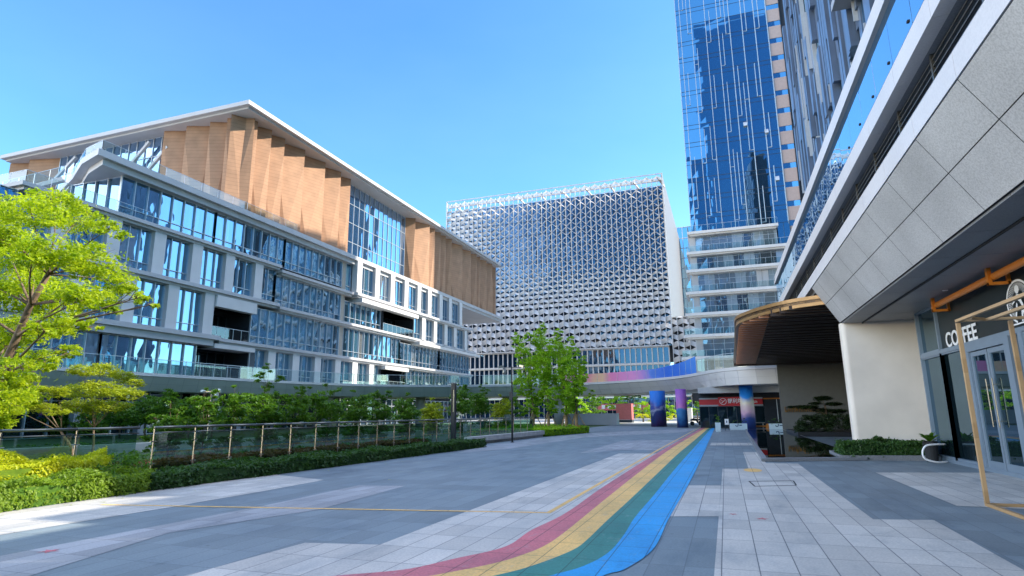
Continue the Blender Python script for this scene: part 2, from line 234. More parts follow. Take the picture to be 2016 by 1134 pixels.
# ------------------------------------------------------------------ helpers
def tag(o,label=None,cat=None,group=None,kind=None):
    if label: o['label']=label
    if cat: o['category']=cat
    if group: o['group']=group
    if kind: o['kind']=kind
    return o
def empty(name,loc,label,cat,group=None,rz=0):
    o=bpy.data.objects.new(name,None); C.objects.link(o); o.location=loc; o.rotation_euler=(0,0,rz)
    o.empty_display_size=.3
    bpy.context.view_layer.update() if False else None
    return tag(o,label,cat,group)
class MB:
    def __init__(s): s.v=[]; s.f=[]; s.m=[]
    def quad(s,a,b,c,d,m=0):
        n=len(s.v); s.v+= [tuple(a),tuple(b),tuple(c),tuple(d)]; s.f.append((n,n+1,n+2,n+3)); s.m.append(m)
    def tri(s,a,b,c,m=0):
        n=len(s.v); s.v+=[tuple(a),tuple(b),tuple(c)]; s.f.append((n,n+1,n+2)); s.m.append(m)
    def poly(s,pts,m=0):
        n=len(s.v); s.v+=[tuple(p) for p in pts]; s.f.append(tuple(range(n,n+len(pts)))); s.m.append(m)
    def box(s,x0,x1,y0,y1,z0,z1,m=0):
        n=len(s.v); s.v+=[(x0,y0,z0),(x1,y0,z0),(x1,y1,z0),(x0,y1,z0),(x0,y0,z1),(x1,y0,z1),(x1,y1,z1),(x0,y1,z1)]
        for f in ((3,2,1,0),(4,5,6,7),(0,1,5,4),(1,2,6,5),(2,3,7,6),(3,0,4,7)): s.f.append(tuple(n+i for i in f)); s.m.append(m)
    def beam(s,p,q,w,h,m=0,up=(0,0,1)):
        p=Vector(p);q=Vector(q);d=(q-p).normalized();u=Vector(up)
        if abs(d.dot(u))>.98: u=Vector((0,1,0))
        a=d.cross(u).normalized(); b=a.cross(d).normalized(); n=len(s.v)
        for e in (p,q):
            for i,j in ((-1,-1),(1,-1),(1,1),(-1,1)): s.v.append(tuple(e+a*(i*w/2)+b*(j*h/2)))
        for f in ((3,2,1,0),(4,5,6,7),(0,1,5,4),(1,2,6,5),(2,3,7,6),(3,0,4,7)): s.f.append(tuple(n+i for i in f)); s.m.append(m)
    def tube(s,pts,rad,k=8,m=0,cap=True):
        pts=[Vector(p) for p in pts]; rad=rad if isinstance(rad,(list,tuple)) else [rad]*len(pts); n0=len(s.v); a=None
        for i,p in enumerate(pts):
            t=(pts[min(i+1,len(pts)-1)]-pts[max(i-1,0)]).normalized()
            if a is None: a=t.orthogonal().normalized()
            else: a=(a-t*a.dot(t)).normalized()
            b=t.cross(a)
            for j in range(k):
                th=2*math.pi*j/k; s.v.append(tuple(p+(a*math.cos(th)+b*math.sin(th))*rad[i]))
        for i in range(len(pts)-1):
            for j in range(k):
                s.f.append((n0+i*k+j,n0+i*k+(j+1)%k,n0+(i+1)*k+(j+1)%k,n0+(i+1)*k+j)); s.m.append(m)
        if cap:
            s.f.append(tuple(n0+j for j in reversed(range(k)))); s.m.append(m)
            s.f.append(tuple(n0+(len(pts)-1)*k+j for j in range(k))); s.m.append(m)
    def prism(s,poly,z0,z1,m=0,mt=None):
        n=len(s.v); k=len(poly); s.v+=[(x,y,z0) for x,y in poly]+[(x,y,z1) for x,y in poly]
        ar=sum(poly[i][0]*poly[(i+1)%k][1]-poly[(i+1)%k][0]*poly[i][1] for i in range(k))
        s.f.append(tuple(n+i for i in (reversed(range(k)) if ar>0 else range(k)))); s.m.append(m)
        s.f.append(tuple(n+k+i for i in (range(k) if ar>0 else reversed(range(k))))); s.m.append(m if mt is None else mt)
        for i in range(k):
            j=(i+1)%k; f=(n+i,n+j,n+k+j,n+k+i)
            s.f.append(f if ar>0 else f[::-1]); s.m.append(m)
    def build(s,name,mats,parent=None,smooth=False,label=None):
        me=bpy.data.meshes.new(name)
        if parent is not None:
            L=Vector(parent_loc(parent)); rz=parent_rz(parent)
            if rz: 
                c,sn=math.cos(-rz),math.sin(-rz); vs=[((x-L.x)*c-(y-L.y)*sn,(x-L.x)*sn+(y-L.y)*c,z-L.z) for x,y,z in s.v]
            else: vs=[(x-L.x,y-L.y,z-L.z) for x,y,z in s.v]
        else: vs=s.v
        me.from_pydata(vs,[],s.f); 
        if not isinstance(mats,(list,tuple)): mats=[mats]
        for q in mats: me.materials.append(M[q])
        me.polygons.foreach_set('material_index',s.m)
        if smooth: me.polygons.foreach_set('use_smooth',[True]*len(s.f))
        me.update(); o=bpy.data.objects.new(name,me); C.objects.link(o); o.parent=parent
        if label: o['label']=label
        return o
def parent_loc(p):
    v=Vector(p.location)
    while p.parent is not None: p=p.parent; v=v+Vector(p.location)
    return v
def parent_rz(p):
    while p.parent is not None: p=p.parent
    return p.rotation_euler.z
def gpanel(mb,O,U,H,N,n,mw=.06,md=.12,hb=(),gm=0,mm=1,jit=.012,ends=True,hbw=None,top=True):
    """glazing: n panes along U (vector) and H high, with projecting mullions and bars; world axes"""
    O=Vector(O);U=Vector(U);N=Vector(N).normalized();Z=Vector((0,0,1)); L=U.length; u=U/L
    lv=[0]+list(hb)+[H]
    for i in range(n):
        for k in range(len(lv)-1):
            js=[rng.uniform(-jit,jit) for _ in range(4)]
            a=O+U*(i/n)+Z*lv[k]; b=O+U*((i+1)/n)+Z*lv[k]; c=b+Z*(lv[k+1]-lv[k]); d=a+Z*(lv[k+1]-lv[k])
            P=[a+N*js[0],b+N*js[1],c+N*js[2],d+N*js[3]]
            if (P[1]-P[0]).cross(P[3]-P[0]).dot(N)<0: P=P[::-1]
            mb.quad(*P,gm)
    for i in range(n+1):
        if not ends and i in (0,n): continue
        p=O+U*(i/n)+N*(md/2-.02); mb_obox(mb,p,u,N,mw,md,0,H,mm)
    for h in (list(hb)+([0.03,H-.03] if top else [])):
        p=O+N*(md/2-.03); w=hbw or mw*.8
        mb_rail(mb,p+Z*(h-w/2),U,N,w,md*.7,mm)
def mb_obox(mb,p,u,N,w,d,z0,z1,m):
    c=[p+u*(a*w/2)+N*(b*d/2) for a,b in ((-1,-1),(1,-1),(1,1),(-1,1))]
    mb.prism([(q.x,q.y) for q in c],p.z+z0,p.z+z1,m)
def mb_rail(mb,p,U,N,h,d,m):
    c=[p-N*(d/2),p+U-N*(d/2),p+U+N*(d/2),p+N*(d/2)]
    mb.prism([(q.x,q.y) for q in c],p.z,p.z+h,m)
def crom(pts,n=8):
    out=[]; P=[Vector(p) for p in pts]; P=[P[0]*2-P[1]]+P+[P[-1]*2-P[-2]]
    for i in range(1,len(P)-2):
        for k in range(n):
            t=k/n; a,b,c,d=P[i-1:i+3]
            out.append(.5*((2*b)+(c-a)*t+(2*a-5*b+4*c-d)*t*t+(3*b-a-3*c+d)*t**3))
    out.append(P[-2]); return out
def leaves(name,clumps,dens,size,mat,parent=None,flat=.65,up=.5,elong=2.0,shell=.35,droop=.3,jitter=1.0,seed=None):
    """crown of leaf-sized faces scattered through every clump"""
    r=nr if seed is None else np.random.default_rng(seed)
    Cs=[];Ss=[]
    for (x,y,z,rr) in clumps:
        n=max(6,int(dens*rr*rr))
        ns=max(1,int(n/22))                                   # sprays: leaves gather on little twigs
        d=r.normal(size=(ns,3)); d/=np.linalg.norm(d,axis=1)[:,None]
        rad=rr*(shell+(1-shell)*r.random(ns)**.5)
        sp=d*rad[:,None]*np.array([1,1,flat])
        idx=r.integers(0,ns,n)
        loc=r.normal(size=(n,3))*np.array([.17,.17,.07])*min(rr,1.1)*jitter
        out=sp[idx]/max(rr,.1)
        loc[:,2]-=droop*.12*np.linalg.norm(loc[:,:2],axis=1)
        Cs.append(sp[idx]+loc+np.array([x,y,z]))
        Ss.append(size*r.uniform(.65,1.3,n))
    P=np.concatenate(Cs); s=np.concatenate(Ss); n=len(P)
    nm=r.normal(size=(n,3))*(1-up); nm[:,2]+=up*1.6; nm/=np.linalg.norm(nm,axis=1)[:,None]
    a=np.cross(nm,r.normal(size=(n,3))); a/=np.linalg.norm(a,axis=1)[:,None]; b=np.cross(nm,a)
    a*= s[:,None]; b*= (s/elong)[:,None]
    cup=nm*(s*.18)[:,None]
    V=np.stack([P-a,P+b*.9-a*.1+cup,P+a,P-b*.9-a*.1+cup],1).reshape(-1,3)
    if parent is not None: V=V-np.array(parent_loc(parent))
    me=bpy.data.meshes.new(name); me.vertices.add(n*4); me.vertices.foreach_set('co',V.astype(np.float32).ravel())
    me.loops.add(n*6); me.polygons.add(n*2)
    q=np.arange(n)[:,None]*4; li=np.concatenate([q+0,q+1,q+2,q+0,q+2,q+3],1)
    me.loops.foreach_set('vertex_index',li.astype(np.int32).ravel())
    me.polygons.foreach_set('loop_start',(np.arange(n*2)*3).astype(np.int32)); me.materials.append(M[mat]); me.update(calc_edges=True)
    o=bpy.data.objects.new(name,me); C.objects.link(o); o.parent=parent; return o
def grow(mb,base,clumps,r0,m=0,seed=1,trunk=None,spread=1.0,twigs=3):
    """tapered trunk with limbs reaching into each clump"""
    rr=random.Random(seed); base=Vector(base)
    tp=[Vector(p) for p in trunk] if trunk else [base,base+(Vector(clumps[0][:3])-base)*.25]
    rad=[r0*(1-.55*i/(len(tp)-1)) for i in range(len(tp))]
    mb.tube(tp,rad,9,m)
    for c in clumps:
        e=Vector(c[:3]); k=min(range(len(tp)),key=lambda i:(tp[i]-e).length+(.4*max(0,tp[i].z-e.z+.3)*3)); s=tp[k]
        mid=(s+e)/2+Vector((rr.uniform(-.2,.2),rr.uniform(-.2,.2),rr.uniform(0,.25)))*c[3]*spread
        mb.tube([s,mid,e],[rad[k]*.45,rad[k]*.28,rad[k]*.12],6,m)
        for t in range(twigs):
            d=Vector((rr.uniform(-1,1),rr.uniform(-1,1),rr.uniform(-.3,.8))).normalized()*c[3]*.8
            mb.tube([mid.lerp(e,rr.uniform(.3,1)),e+d],[rad[k]*.13,rad[k]*.04],4,m)
def text(body,size,mat,parent,place,ext=.01,name='lettering',bold=True,sx=1.0):
    """raised letters; place maps (u,v,w) to world"""
    cu=bpy.data.curves.new('t','FONT'); cu.body=body; cu.size=size; cu.extrude=ext; cu.offset=.018*size if bold else 0
    t=bpy.data.objects.new('t',cu); C.objects.link(t); bpy.context.view_layer.update()
    me=bpy.data.meshes.new_from_object(t.evaluated_get(bpy.context.evaluated_depsgraph_get())); bpy.data.objects.remove(t); 
    L=Vector(parent_loc(parent)) if parent else Vector()
    for v in me.vertices: v.co=Vector(place(v.co.x*sx,v.co.y,v.co.z))-L
    me.materials.clear(); me.materials.append(M[mat]); me.name=name; o=bpy.data.objects.new(name,me); C.objects.link(o); o.parent=parent; return o
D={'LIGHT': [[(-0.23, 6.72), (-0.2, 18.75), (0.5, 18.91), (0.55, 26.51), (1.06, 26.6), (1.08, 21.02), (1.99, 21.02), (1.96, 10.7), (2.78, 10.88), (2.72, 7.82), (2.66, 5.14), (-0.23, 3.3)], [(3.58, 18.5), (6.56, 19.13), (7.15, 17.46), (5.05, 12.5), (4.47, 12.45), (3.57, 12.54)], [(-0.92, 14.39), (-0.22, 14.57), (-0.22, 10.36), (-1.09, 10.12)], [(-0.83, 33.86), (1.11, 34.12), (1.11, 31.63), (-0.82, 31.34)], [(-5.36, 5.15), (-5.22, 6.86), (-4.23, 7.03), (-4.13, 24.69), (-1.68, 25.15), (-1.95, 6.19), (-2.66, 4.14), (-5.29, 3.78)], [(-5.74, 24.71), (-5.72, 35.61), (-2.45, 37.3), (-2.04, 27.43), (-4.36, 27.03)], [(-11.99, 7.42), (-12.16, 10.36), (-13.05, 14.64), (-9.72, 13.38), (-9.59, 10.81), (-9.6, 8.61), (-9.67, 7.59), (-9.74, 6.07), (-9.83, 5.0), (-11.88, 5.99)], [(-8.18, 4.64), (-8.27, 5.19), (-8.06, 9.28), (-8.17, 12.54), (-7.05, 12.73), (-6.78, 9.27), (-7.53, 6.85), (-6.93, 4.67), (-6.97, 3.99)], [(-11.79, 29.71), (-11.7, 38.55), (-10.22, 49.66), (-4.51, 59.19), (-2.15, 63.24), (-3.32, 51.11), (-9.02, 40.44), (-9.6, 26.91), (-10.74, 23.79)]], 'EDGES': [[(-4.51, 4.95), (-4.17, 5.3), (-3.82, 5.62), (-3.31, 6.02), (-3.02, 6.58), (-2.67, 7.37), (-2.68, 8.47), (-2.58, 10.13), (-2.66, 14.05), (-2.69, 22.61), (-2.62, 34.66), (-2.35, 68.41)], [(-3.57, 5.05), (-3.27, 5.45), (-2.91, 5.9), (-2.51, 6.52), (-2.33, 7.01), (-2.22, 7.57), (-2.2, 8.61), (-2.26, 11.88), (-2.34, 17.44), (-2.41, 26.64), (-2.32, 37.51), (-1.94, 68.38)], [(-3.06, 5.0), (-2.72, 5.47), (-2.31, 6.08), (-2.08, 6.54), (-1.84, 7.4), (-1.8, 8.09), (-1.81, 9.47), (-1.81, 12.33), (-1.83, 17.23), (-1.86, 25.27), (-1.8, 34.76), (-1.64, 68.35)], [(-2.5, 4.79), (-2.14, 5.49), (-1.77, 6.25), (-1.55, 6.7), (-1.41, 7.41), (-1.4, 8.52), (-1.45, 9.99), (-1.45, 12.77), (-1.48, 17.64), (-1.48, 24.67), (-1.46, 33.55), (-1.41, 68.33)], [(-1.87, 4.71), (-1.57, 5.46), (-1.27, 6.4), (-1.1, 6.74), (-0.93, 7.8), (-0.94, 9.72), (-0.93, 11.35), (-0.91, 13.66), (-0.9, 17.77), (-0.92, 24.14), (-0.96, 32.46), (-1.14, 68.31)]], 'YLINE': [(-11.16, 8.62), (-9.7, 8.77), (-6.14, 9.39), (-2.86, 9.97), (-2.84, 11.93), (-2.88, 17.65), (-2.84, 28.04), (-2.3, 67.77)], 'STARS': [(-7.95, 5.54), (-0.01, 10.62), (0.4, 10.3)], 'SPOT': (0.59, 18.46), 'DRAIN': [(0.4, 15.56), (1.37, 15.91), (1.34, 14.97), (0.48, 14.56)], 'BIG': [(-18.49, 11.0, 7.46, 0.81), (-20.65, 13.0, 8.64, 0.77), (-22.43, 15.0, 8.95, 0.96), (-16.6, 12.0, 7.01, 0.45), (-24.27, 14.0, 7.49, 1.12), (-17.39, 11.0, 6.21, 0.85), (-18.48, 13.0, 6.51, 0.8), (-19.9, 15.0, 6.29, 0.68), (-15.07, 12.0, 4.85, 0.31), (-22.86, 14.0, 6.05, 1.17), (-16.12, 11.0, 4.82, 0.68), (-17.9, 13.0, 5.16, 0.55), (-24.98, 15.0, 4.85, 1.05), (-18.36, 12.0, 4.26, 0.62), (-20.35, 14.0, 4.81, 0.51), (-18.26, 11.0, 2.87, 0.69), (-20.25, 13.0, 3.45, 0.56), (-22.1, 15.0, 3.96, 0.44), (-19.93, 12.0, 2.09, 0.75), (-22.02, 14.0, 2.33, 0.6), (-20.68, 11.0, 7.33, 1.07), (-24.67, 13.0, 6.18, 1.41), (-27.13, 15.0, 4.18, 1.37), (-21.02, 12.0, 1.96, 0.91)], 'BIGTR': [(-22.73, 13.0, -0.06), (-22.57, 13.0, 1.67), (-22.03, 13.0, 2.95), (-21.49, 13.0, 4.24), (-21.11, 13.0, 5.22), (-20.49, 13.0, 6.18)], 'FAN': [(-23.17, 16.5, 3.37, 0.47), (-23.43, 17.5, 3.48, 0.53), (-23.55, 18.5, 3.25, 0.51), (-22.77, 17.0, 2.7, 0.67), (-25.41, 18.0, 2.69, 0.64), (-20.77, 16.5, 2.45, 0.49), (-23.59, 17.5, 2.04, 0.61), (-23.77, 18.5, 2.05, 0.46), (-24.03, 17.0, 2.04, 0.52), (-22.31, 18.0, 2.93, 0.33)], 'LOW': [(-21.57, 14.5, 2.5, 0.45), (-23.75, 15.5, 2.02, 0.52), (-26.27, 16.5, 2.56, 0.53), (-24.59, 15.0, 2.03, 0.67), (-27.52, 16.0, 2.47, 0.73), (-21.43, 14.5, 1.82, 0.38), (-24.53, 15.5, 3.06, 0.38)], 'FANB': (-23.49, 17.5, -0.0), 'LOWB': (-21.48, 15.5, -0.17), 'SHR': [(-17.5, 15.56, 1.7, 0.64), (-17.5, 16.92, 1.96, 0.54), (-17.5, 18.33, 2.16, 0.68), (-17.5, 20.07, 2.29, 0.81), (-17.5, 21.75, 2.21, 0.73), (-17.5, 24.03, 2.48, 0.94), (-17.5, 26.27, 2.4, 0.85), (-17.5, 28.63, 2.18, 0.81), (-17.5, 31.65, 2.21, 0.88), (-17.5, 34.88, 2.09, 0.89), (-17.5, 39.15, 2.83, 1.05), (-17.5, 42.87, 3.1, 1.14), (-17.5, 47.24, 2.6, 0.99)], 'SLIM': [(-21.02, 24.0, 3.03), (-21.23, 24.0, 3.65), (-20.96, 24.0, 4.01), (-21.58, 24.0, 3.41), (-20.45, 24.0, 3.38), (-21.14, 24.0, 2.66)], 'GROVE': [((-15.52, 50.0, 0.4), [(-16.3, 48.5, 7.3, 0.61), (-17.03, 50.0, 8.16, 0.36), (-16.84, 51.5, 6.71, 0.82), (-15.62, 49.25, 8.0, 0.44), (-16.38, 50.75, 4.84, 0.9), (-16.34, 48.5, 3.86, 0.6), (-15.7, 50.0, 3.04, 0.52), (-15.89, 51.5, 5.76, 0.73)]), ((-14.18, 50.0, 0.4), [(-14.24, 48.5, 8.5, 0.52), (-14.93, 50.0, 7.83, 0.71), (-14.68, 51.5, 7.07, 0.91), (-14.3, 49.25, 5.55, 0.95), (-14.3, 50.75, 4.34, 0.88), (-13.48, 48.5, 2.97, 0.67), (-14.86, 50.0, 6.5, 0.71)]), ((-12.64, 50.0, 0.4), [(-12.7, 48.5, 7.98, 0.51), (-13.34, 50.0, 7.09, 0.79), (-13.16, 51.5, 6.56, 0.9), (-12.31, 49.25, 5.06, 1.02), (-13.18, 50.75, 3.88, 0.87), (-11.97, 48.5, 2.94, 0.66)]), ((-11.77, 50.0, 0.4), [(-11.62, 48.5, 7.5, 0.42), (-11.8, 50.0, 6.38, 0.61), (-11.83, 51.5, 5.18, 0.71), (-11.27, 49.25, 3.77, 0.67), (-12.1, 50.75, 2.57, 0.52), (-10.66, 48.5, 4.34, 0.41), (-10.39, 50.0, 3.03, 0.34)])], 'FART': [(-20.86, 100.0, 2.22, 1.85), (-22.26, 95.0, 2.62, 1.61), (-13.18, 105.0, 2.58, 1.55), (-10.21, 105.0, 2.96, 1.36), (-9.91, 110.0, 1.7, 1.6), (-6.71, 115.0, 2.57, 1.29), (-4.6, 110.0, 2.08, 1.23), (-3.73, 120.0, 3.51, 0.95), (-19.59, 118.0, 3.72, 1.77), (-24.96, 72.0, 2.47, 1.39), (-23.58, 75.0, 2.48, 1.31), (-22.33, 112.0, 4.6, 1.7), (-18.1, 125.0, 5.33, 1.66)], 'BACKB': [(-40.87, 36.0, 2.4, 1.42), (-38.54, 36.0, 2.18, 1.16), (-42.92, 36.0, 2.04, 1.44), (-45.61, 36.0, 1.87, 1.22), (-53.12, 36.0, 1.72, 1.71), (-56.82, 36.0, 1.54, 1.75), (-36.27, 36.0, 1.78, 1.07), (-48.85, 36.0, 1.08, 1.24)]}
# ------------------------------------------------------------------ setting
def sheet(name,x0,x1,y0,y1,z,mat):
    m=MB(); m.quad((x0,y0,z),(x1,y0,z),(x1,y1,z),(x0,y1,z)); return tag(m.build(name,mat),kind='structure')
sheet('ground',-1500,1500,-300,2500,-.03,'asphalt')
sheet('plaza_paving',-14.2,40,-30,95,0,'pave_dark')
sheet('far_paving',-60,40,95,163,-.004,'concrete')
sheet('garden_lawn',-75,-14.2,-20,95,-.008,'lawn')
mb=MB()
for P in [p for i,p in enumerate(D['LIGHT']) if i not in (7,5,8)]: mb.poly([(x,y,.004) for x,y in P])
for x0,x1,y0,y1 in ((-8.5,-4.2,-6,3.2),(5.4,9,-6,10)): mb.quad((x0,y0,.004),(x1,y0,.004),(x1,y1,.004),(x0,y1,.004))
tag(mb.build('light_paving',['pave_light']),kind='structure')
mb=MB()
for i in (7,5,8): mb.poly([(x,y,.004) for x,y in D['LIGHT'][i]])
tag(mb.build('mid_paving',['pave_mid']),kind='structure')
# rainbow stripes painted on the slabs
E_=[]
for e in D['EDGES']:
    c=crom([(x,y,.008) for x,y in ([(e[0][0]-2.2,e[0][1]-1.0)]+e)],10); E_.append(c)
rb=empty('rainbow_path',(-2.3,20,0),'rainbow of four coloured stripes painted along the plaza floor','floor marking')
for i,(mt,nm) in enumerate((('p_red','red'),('p_yel','yellow'),('p_grn','green'),('p_blu','blue'))):
    mb=MB(); a,b=E_[i],E_[i+1]
    for k in range(len(a)-1): mb.quad(a[k],b[k],b[k+1],a[k+1])
    mb.build('stripe',mt,rb,label=nm+' stripe of the rainbow path')
def flatline(pts,w,z,name,mat,label,cat):
    mb=MB()
    for p,q in zip(pts[:-1],pts[1:]):
        d=Vector((q[0]-p[0],q[1]-p[1])).normalized(); n=Vector((-d.y,d.x))*w/2; e=d*w/2*.0
        mb.quad((p[0]-n.x,p[1]-n.y,z),(q[0]-n.x,q[1]-n.y,z),(q[0]+n.x,q[1]+n.y,z),(p[0]+n.x,p[1]+n.y,z))
    o=mb.build(name,mat); return tag(o,label,cat)
yl=[(-11.16,8.62),(-2.90,9.97)]; yl2=[(-2.86,9.93),(-2.86,28),(-2.62,67.7)]
mk=empty('court_line',(-2.9,9.97,0),'thin yellow line crossing the plaza and turning to run beside the red stripe','floor marking')
for L_ in (yl,yl2):
    mb=MB()
    for p,q in zip(L_[:-1],L_[1:]):
        d=Vector((q[0]-p[0],q[1]-p[1])).normalized(); n=Vector((-d.y,d.x))*.045
        mb.quad((p[0]-n.x,p[1]-n.y,.0065),(q[0]-n.x,q[1]-n.y,.0065),(q[0]+n.x,q[1]+n.y,.0065),(p[0]+n.x,p[1]+n.y,.0065))
    mb.build('line','p_yel',mk)
def star(x,y,r,label,rot):
    mb=MB(); P=[]
    for i in range(10):
        a=rot+i*math.pi/5; q=r if i%2==0 else r*.4; P.append((x+q*math.cos(a),y+q*math.sin(a)*1.0,.0068))
    mb.poly(P); tag(mb.build('painted_star','p_red'),label,'floor marking','red stars painted on the slabs')
star(*D['STARS'][0],.13,'red star on the left side of the plaza near the lit paving',.3)
star(*D['STARS'][1],.08,'smaller red star on pale slabs, left of the other one',.9)
star(*D['STARS'][2],.11,'larger red star on pale slabs right of the blue stripe',.2)
mb=MB(); cx_,cy_=D['SPOT']; mb.poly([(cx_+.24*math.cos(a*math.pi/12),cy_+.55*math.sin(a*math.pi/12),.0068) for a in range(24)])
tag(mb.build('painted_spot','p_yel'),'round yellow paint spot on pale slabs near the pool corner','floor marking')
mb=MB(); DR=D['DRAIN']
for i in range(4):
    p,q=DR[i],DR[(i+1)%4]; mb.beam((*p,.006),(*q,.006),.03,.006)
tag(mb.build('access_cover','joint'),'rectangular access cover outline set in the pale slabs','access cover')
# ------------------------------------------------------------------ far left: terraced office building
LB=empty('terraced_office_building',(-50,50,0),'long terraced office building with a copper pleated top box, left of the plaza','building')
XL,XR=-50.5,-49.9
mb=MB(); mb.box(-95,-54.3,28.2,116.6,0,19); mb.box(-95,-54.3,44,116.6,19,23.2); mb.box(-91.5,-53,53.2,132.6,24.4,36.6); mb.build('wall','darkvoid',LB)
def slab(poly,z0,z1,mat='white'):
    mb=MB(); mb.prism(poly,z0,z1); return mb.build('floor_slab',mat,LB)
def rslab(y0,y1,z0,z1,xe=-49.5,lip=.25,inset=.3,mat='offwhite',x1=-60):
    mb=MB(); mb.prism([(x1,y0),(xe,y0),(xe,y1),(x1,y1)],z0,z1)
    if lip: mb.prism([(x1,y0+.3),(xe-inset,y0+.3),(xe-inset,y1-.05),(x1,y1-.05)],z0-lip,z0-.002)
    return mb.build('floor_slab',mat,LB)
rslab(28.6,57.7,19.17,19.5,x1=-95); rslab(57.75,73,18.66,19.0); rslab(73.01,115.6,18.62,19.02,xe=-48.9)
rslab(27.0,57.8,14.42,14.8,x1=-95); rslab(57.82,119,14.16,14.5)
mb=MB(); mb.prism([(-95,26.0),(-49.3,26.0),(-49.3,49),(-95,49)],9.4,9.85); mb.prism([(-95,26.3),(-49.6,26.3),(-49.6,48.4),(-95,48.4)],8.75,9.398); mb.build('floor_slab','offwhite',LB)
rslab(49.02,117.5,9.32,9.66)
for q in ((-52,-49.62,48.6,54.4,8.6,9.06),(-52,-49.62,48.4,54.2,12.95,14.15),(-52,-49.2,81.8,89.2,8.5,9.06)): mb=MB(); mb.box(*q); mb.build('lintel','white',LB)
mb=MB(); mb.prism([(-58,74),(-48.75,74),(-48.75,91.4),(-58,91.4)],17.75,18.35); mb.prism([(-58,92),(-48.75,92),(-48.75,119.2),(-58,119.2)],13.4,13.88); mb.build('soffit_box','white',LB)
# upper terrace slab, roof
SU=[(-49.3,33.8),(-49.3,73),(-49.3,135.5),(-70,135.5),(-95,52),(-95,46),(-70,43),(-62.8,39.4),(-57,37),(-52.7,34.8)]
mb=MB(); mb.prism(SU,23.8,24.4); mb.prism([(-49.75,34.6),(-49.75,72),(-49.6,135),(-70,135),(-90,50),(-70,44),(-62.8,40.2),(-57,37.8),(-52.8,35.6)],23.25,23.798); mb.build('upper_terrace','offwhite',LB)
mb=MB(); RP=[(-92,49.9),(-49,49.7),(-49,133.6),(-92,133.6)]; mb.prism(RP,36.75,37.25); mb.prism([(-91.6,50.4),(-49.5,50.2),(-49.5,133.2),(-91.6,133.2)],36.5,36.748); mb.build('roof','offwhite',LB)
# pleated copper cladding
def pleats(name,F,rg,z0,z1,dk=1.0):
    mb=MB(); H=z1-z0
    for i in range(len(rg)-1):
        a,b=rg[i],rg[i+1]; w=b-a; pd=(1.25+.75*min(1,abs(w)/3.2)+.25*rng.random())*dk; q=rng.uniform(.42,.68)
        A=F(a,0,z1);B=F(b,pd,z1);T=F(b,pd,z0+H*rng.uniform(.8,.92));A2=F(a,0,z0);M2=F(b-w*q,pd*rng.uniform(.75,1),z0);B2=F(b,pd,z0); C1=F(b,0,z1);C2=F(b,0,z0)
        mb.tri(A,T,B); mb.tri(A,M2,T); mb.tri(A,A2,M2); mb.tri(T,M2,B2); mb.quad(B,B2,C2,C1)
    return mb.build(name,'wood',LB)
FL=lambda s,d,z:(-52.3+d,s,z); FF=lambda s,d,z:(s,52.4-d,z)
pleats('pleated_cladding',FL,[50.6,53.2,55.6,58.1,61.8,66.2,69.8,72.6],24.4,36.5,.8)
pleats('pleated_cladding',FL,[91.4,92.6,97.0,99.5,102.1,104.6,107.1,112.3,117.1,120,122.5,126,129.5,131.2,133.1],24.4,36.5,1.15)
pleats('pleated_cladding',FF,[-50.5,-53.5,-56.2,-59.7,-63.4],24.4,36.5,.6)
pleats('pleated_cladding',FF,[-83.2,-87.9,-91.75],24.4,36.5,.6)
mb=MB(); gpanel(mb,(-52,72.6,24.4),(0,18.8,0),12.1,(1,0,0),13,hb=(3,6,9),mw=.09,jit=.02); mb.build('box_window',['glassU','mull'],LB)
mb=MB(); gpanel(mb,(-83.2,52.2,24.4),(19.8,0,0),12.1,(0,-1,0),14,hb=(3,7,9.5),mw=.09,jit=.03); mb.build('box_window',['glassU','mull'],LB)
for p,q in (((-83.6,32.8),(-80,34.4)),((-66.9,30.8),(-63.8,33.2)),((-69.6,32.3),(-67.0,34.4))): mb=MB(); mb.beam((p[0]-3,51.4,p[1]-3),(q[0]+1,51.4,q[1]+1.2),.35,.35); mb.build('diagonal_brace','offwhite',LB)
def win(y0,y1,z0,z1,n=None,X=None,face=0,hb=(.9,),name='window'):
    X=X if X is not None else (XL if y0<72.9 else XR); n=n or max(1,round((y1-y0)/1.36)); mb=MB()
    gpanel(mb,(X,y0,z0),(0,y1-y0,0),z1-z0,(1,0,0),n,hb=hb,jit=.015,mw=.07,md=.2); return mb.build(name,['glassL','mull'],LB)
def winf(x0,x1,y,z0,z1,n,hb=()):
    mb=MB(); gpanel(mb,(x0,y,z0),(x1-x0,0,0),z1-z0,(0,-1,0),n,hb=hb,jit=.02,mw=.07,md=.2); return mb.build('window',['glassL','mull'],LB)
def pil(y,z0,z1,X=None,w=1.25):
    X=X if X is not None else (XL if y<72.9 else XR); mb=MB(); mb.box(X-.3,X+.62,y-w/2,y+w/2,z0,z1); mb.build('pilaster','white',LB)
def row(cs,z0,z1,ya,yb,X=None,w=1.25):
    e=[ya]+[c for c in cs]+[yb]
    for i,c in enumerate(cs): pil(c,z0,z1,X,w)
    for i in range(len(e)-1):
        a=e[i]+(w/2 if i>0 else 0); b=e[i+1]-(w/2 if i<len(e)-2 else 0)
        if b-a>.3: win(a,b,z0,z1,max(1,round((b-a)/1.15)),X)
win(37,48,19.5,23.25); win(48,59,19.5,23.25); win(59,71,19.5,23.25); win(72,73.2,19.02,23.25,X=XL)
mb=MB(); 
for z0,z1 in ((19.02,23.25),(14.5,18.4),(9.66,13.9)): mb.box(XL-.2,XL+.12,71.02,71.98,z0,z1)
mb.build('beige_panel','beige',LB)
pc=[73.9,78.8,83.4,87.9,92.5,96.5,101.2,105.4,110.4]; row(pc,19.02,23.8,73.2,110.9,X=XR)
row([32,36.6,41.2,45.6,50.0,54.4],14.8,18.92,27.6,57.7)
